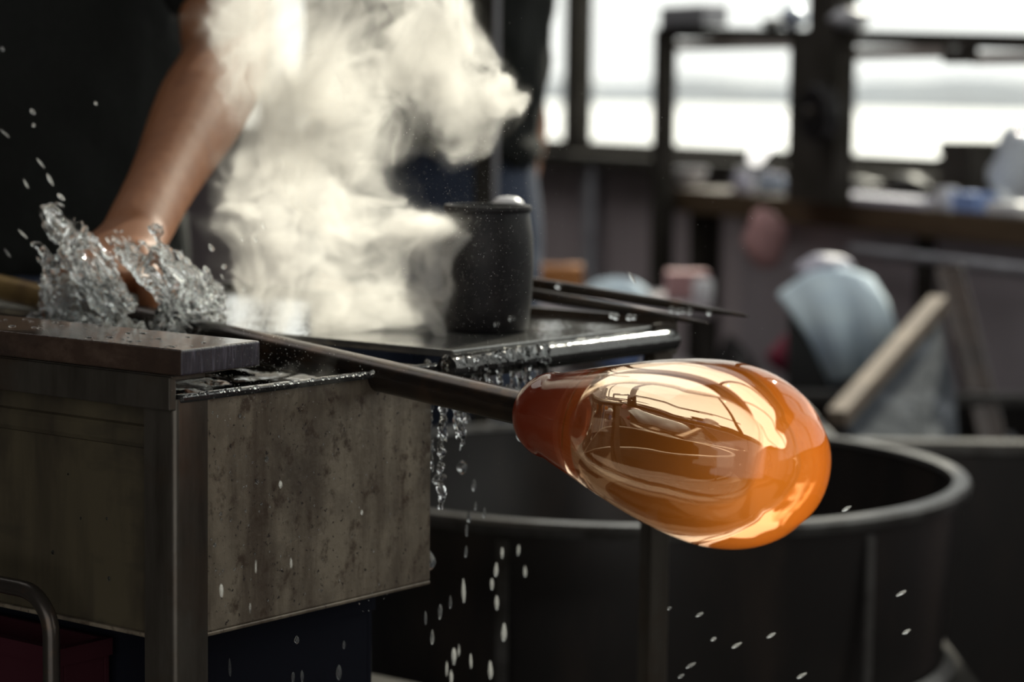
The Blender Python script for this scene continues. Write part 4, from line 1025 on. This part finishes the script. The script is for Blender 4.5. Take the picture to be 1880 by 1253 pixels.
# ================================================================== steam
D0 = 1.93
def steam():
    # blobs: photo px, py, depth, radius px, weight
    B = [(470,560,1.90,70,.8),(560,540,1.92,85,1),(650,545,1.93,80,1),(740,560,1.93,60,.9),(795,530,1.92,46,.9),(785,600,1.90,38,.55),
         (470,450,1.93,70,1),(560,440,1.95,95,1.1),(660,440,1.95,85,1),(740,450,1.93,60,1),(790,455,1.92,56,1.15),(800,410,1.92,22,.9),
         (540,340,1.95,95,1),(640,350,1.95,80,1),(710,370,1.94,45,1.05),
         (530,240,1.96,85,1),(600,240,1.96,80,1),(640,300,1.95,60,.8),(415,255,1.94,42,.8),(420,330,1.93,50,.7),(390,400,1.92,40,.35),(390,200,1.95,40,.4),
         (520,130,1.98,90,.85),(620,150,1.97,90,1),(720,130,1.96,90,1.1),(800,130,1.95,80,1.15),(865,150,1.94,52,1.15),(908,165,1.94,32,1.05),(835,215,1.94,45,1.0),(830,270,1.94,20,.8),(720,220,1.95,45,.45),
         (430,60,2.0,70,.7),(430,140,1.98,55,.55),(540,30,2.0,80,.7),(660,40,1.98,90,1),(780,40,1.97,95,1.15),(860,60,1.97,66,1.05),(850,0,1.98,60,.9),
         (500,-70,2.02,95,.6),(640,-70,2.0,95,.7),(770,-70,2.0,90,.7),(600,-180,2.03,90,.4),(720,-170,2.03,90,.4),
         (620,700,1.80,55,.30),(560,650,1.82,40,.20),(700,640,1.86,50,.35),(600,735,1.63,62,.50),(690,760,1.65,45,.46),(540,720,1.62,34,.34)]
    B = [(x, y, d - (.02 + .10*min(1, max(0, (500-y)/200)) if d > 1.7 else 0), r, w_) for x, y, d, r, w_ in B]
    lo = np.array([P(300,0,2.0).x, 1.57, ZT-.060]); hi = np.array([P(1010,0,2.0).x, 2.08, P(600,-330,2.0).z])
    h = .0021
    n = np.ceil((hi-lo)/h).astype(int)
    ax_ = [(lo[k]+h*np.arange(n[k])).astype(np.float32) for k in range(3)]
    C = np.array([P(x, y, d) for x, y, d, r, w_ in B], np.float32); RR = np.array([px2m(r, d) for x, y, d, r, w_ in B], np.float32); WT = np.array([b_[4] for b_ in B], np.float32)
    # rough envelope first (separable gaussians), to find the voxels worth working on
    rough = np.zeros(tuple(n), np.float32)
    for c, R, w_ in zip(C, RR, WT):
        g_ = [np.exp(-.75*((ax_[k]-c[k])/(R*1.15))**2) for k in range(3)]
        rough += w_*g_[0][:,None,None]*g_[1][None,:,None]*g_[2][None,None,:]
    idx = np.nonzero(rough > .17); p = np.stack([ax_[k][idx[k]] for k in range(3)], -1); del rough
    q = p.copy()
    for fr_, am, sd in ((14, .020, 1), (34, .0115, 5), (85, .0052, 9)):
        w_ = np.stack([vnoise(q*fr_, sd), vnoise(q*fr_, sd+1), vnoise(q*fr_, sd+2)], -1); q = q + w_*am
    env = np.zeros(len(p), np.float32)
    for c, R, w_ in zip(C, RR, WT):
        e_ = (q-c)*np.array([1,1.3,1],np.float32); env += w_*np.exp((-1.15/(R*R))*(e_*e_).sum(-1))
    # filaments: noise looked up along strongly advected coordinates, stretched upwards
    a = q + np.stack([vnoise(q*26, 21), vnoise(q*26, 22), vnoise(q*26, 23)], -1)*.022
    fil = fbm(a*np.array([62,62,34],np.float32), 3, 41, .6)
    fil2 = fbm(a*np.array([24,24,16],np.float32), 2, 51)
    e = env + .14*fil + .20*fil2
    body = np.clip((e-.36)/.10, 0, 1); body = body*body*(3-2*body)
    wisp = np.clip(1-3.2*np.abs(fbm(a*np.array([70,70,30],np.float32), 2, 71)), 0, 1)
    dens = body*np.clip(.26+1.15*fil2+1.0*fil+.40*(env-.7)+.42*wisp, .04, 2.4)
    halo = np.clip((e-.12)/.25, 0, 1)*(np.clip(.5-1.9*np.abs(fil), 0, 1)*.14+wisp**2*.10)
    dens = dens + halo
    for k, m0, m1 in ((0,.02,.02),(1,.02,.02),(2,.01,.03)):
        dens *= np.clip((p[:,k]-lo[k])/m0, 0, 1)*np.clip((hi[k]-p[:,k])/m1, 0, 1)
    full = np.zeros(tuple(n), np.float32); full[idx] = dens
    return lo, h, n, full

def volume_object(name, lo, h, n, dens, m):
    N = int(n[0]*n[1]*n[2])
    me = bpy.data.meshes.new(name); me.vertices.add(N)
    at = me.attributes.new('den', 'FLOAT', 'POINT'); at.data.foreach_set('value', dens.ravel())
    o = link(name, me, m)
    ng = bpy.data.node_groups.new('steam_grid', 'GeometryNodeTree')
    ng.interface.new_socket('Geometry', in_out='INPUT', socket_type='NodeSocketGeometry')
    ng.interface.new_socket('Geometry', in_out='OUTPUT', socket_type='NodeSocketGeometry')
    N_ = ng.nodes.new; L_ = ng.links.new
    gi, go = N_('NodeGroupInput'), N_('NodeGroupOutput'); vc = N_('GeometryNodeVolumeCube'); po_ = N_('GeometryNodeInputPosition')
    hi = lo + h*(n-1)
    vc.inputs['Min'].default_value = tuple(lo); vc.inputs['Max'].default_value = tuple(hi)
    for k, ax_ in enumerate('XYZ'): vc.inputs['Resolution '+ax_].default_value = int(n[k])
    vc.inputs['Background'].default_value = 0
    def vm(op, a, b):
        nd = N_('ShaderNodeVectorMath'); nd.operation = op
        L_(a, nd.inputs[0]); nd.inputs[1].default_value = b; return nd.outputs[0]
    v = vm('SUBTRACT', po_.outputs[0], tuple(lo)); v = vm('SCALE', v, (0,0,0)) if False else vm('MULTIPLY', v, (1/h,)*3); v = vm('ADD', v, (.5,.5,.5))
    fl_ = N_('ShaderNodeVectorMath'); fl_.operation = 'FLOOR'; L_(v, fl_.inputs[0])
    dt = N_('ShaderNodeVectorMath'); dt.operation = 'DOT_PRODUCT'; L_(fl_.outputs[0], dt.inputs[0]); dt.inputs[1].default_value = (float(n[1]*n[2]), float(n[2]), 1.0)
    na = N_('GeometryNodeInputNamedAttribute'); na.data_type = 'FLOAT'; na.inputs['Name'].default_value = 'den'
    si = N_('GeometryNodeSampleIndex'); si.data_type = 'FLOAT'; si.domain = 'POINT'; si.clamp = True
    L_(gi.outputs[0], si.inputs['Geometry']); L_(na.outputs[0], si.inputs['Value']); L_(dt.outputs['Value'], si.inputs['Index'])
    L_(si.outputs[0], vc.inputs['Density'])
    sm = N_('GeometryNodeSetMaterial'); sm.inputs['Material'].default_value = m
    L_(vc.outputs[0], sm.inputs[0]); L_(sm.outputs[0], go.inputs[0])
    md = o.modifiers.new('grid', 'NODES'); md.node_group = ng
    return o
sm_ = bpy.data.materials.new('steam'); sm_.use_nodes = True; nt = sm_.node_tree; nt.nodes.clear()
out = nt.nodes.new('ShaderNodeOutputMaterial'); pvn = nt.nodes.new('ShaderNodeVolumePrincipled')
pvn.inputs['Color'].default_value = (.985,.968,.935,1); pvn.inputs['Density'].default_value = 38.0; pvn.inputs['Anisotropy'].default_value = .45
nt.links.new(pvn.outputs[0], out.inputs['Volume'])
st = volume_object('steam_cloud', *steam(), sm_)
tag(st, 'billowing white steam rising from the wet tank beside the arm', 'steam', kind='stuff')
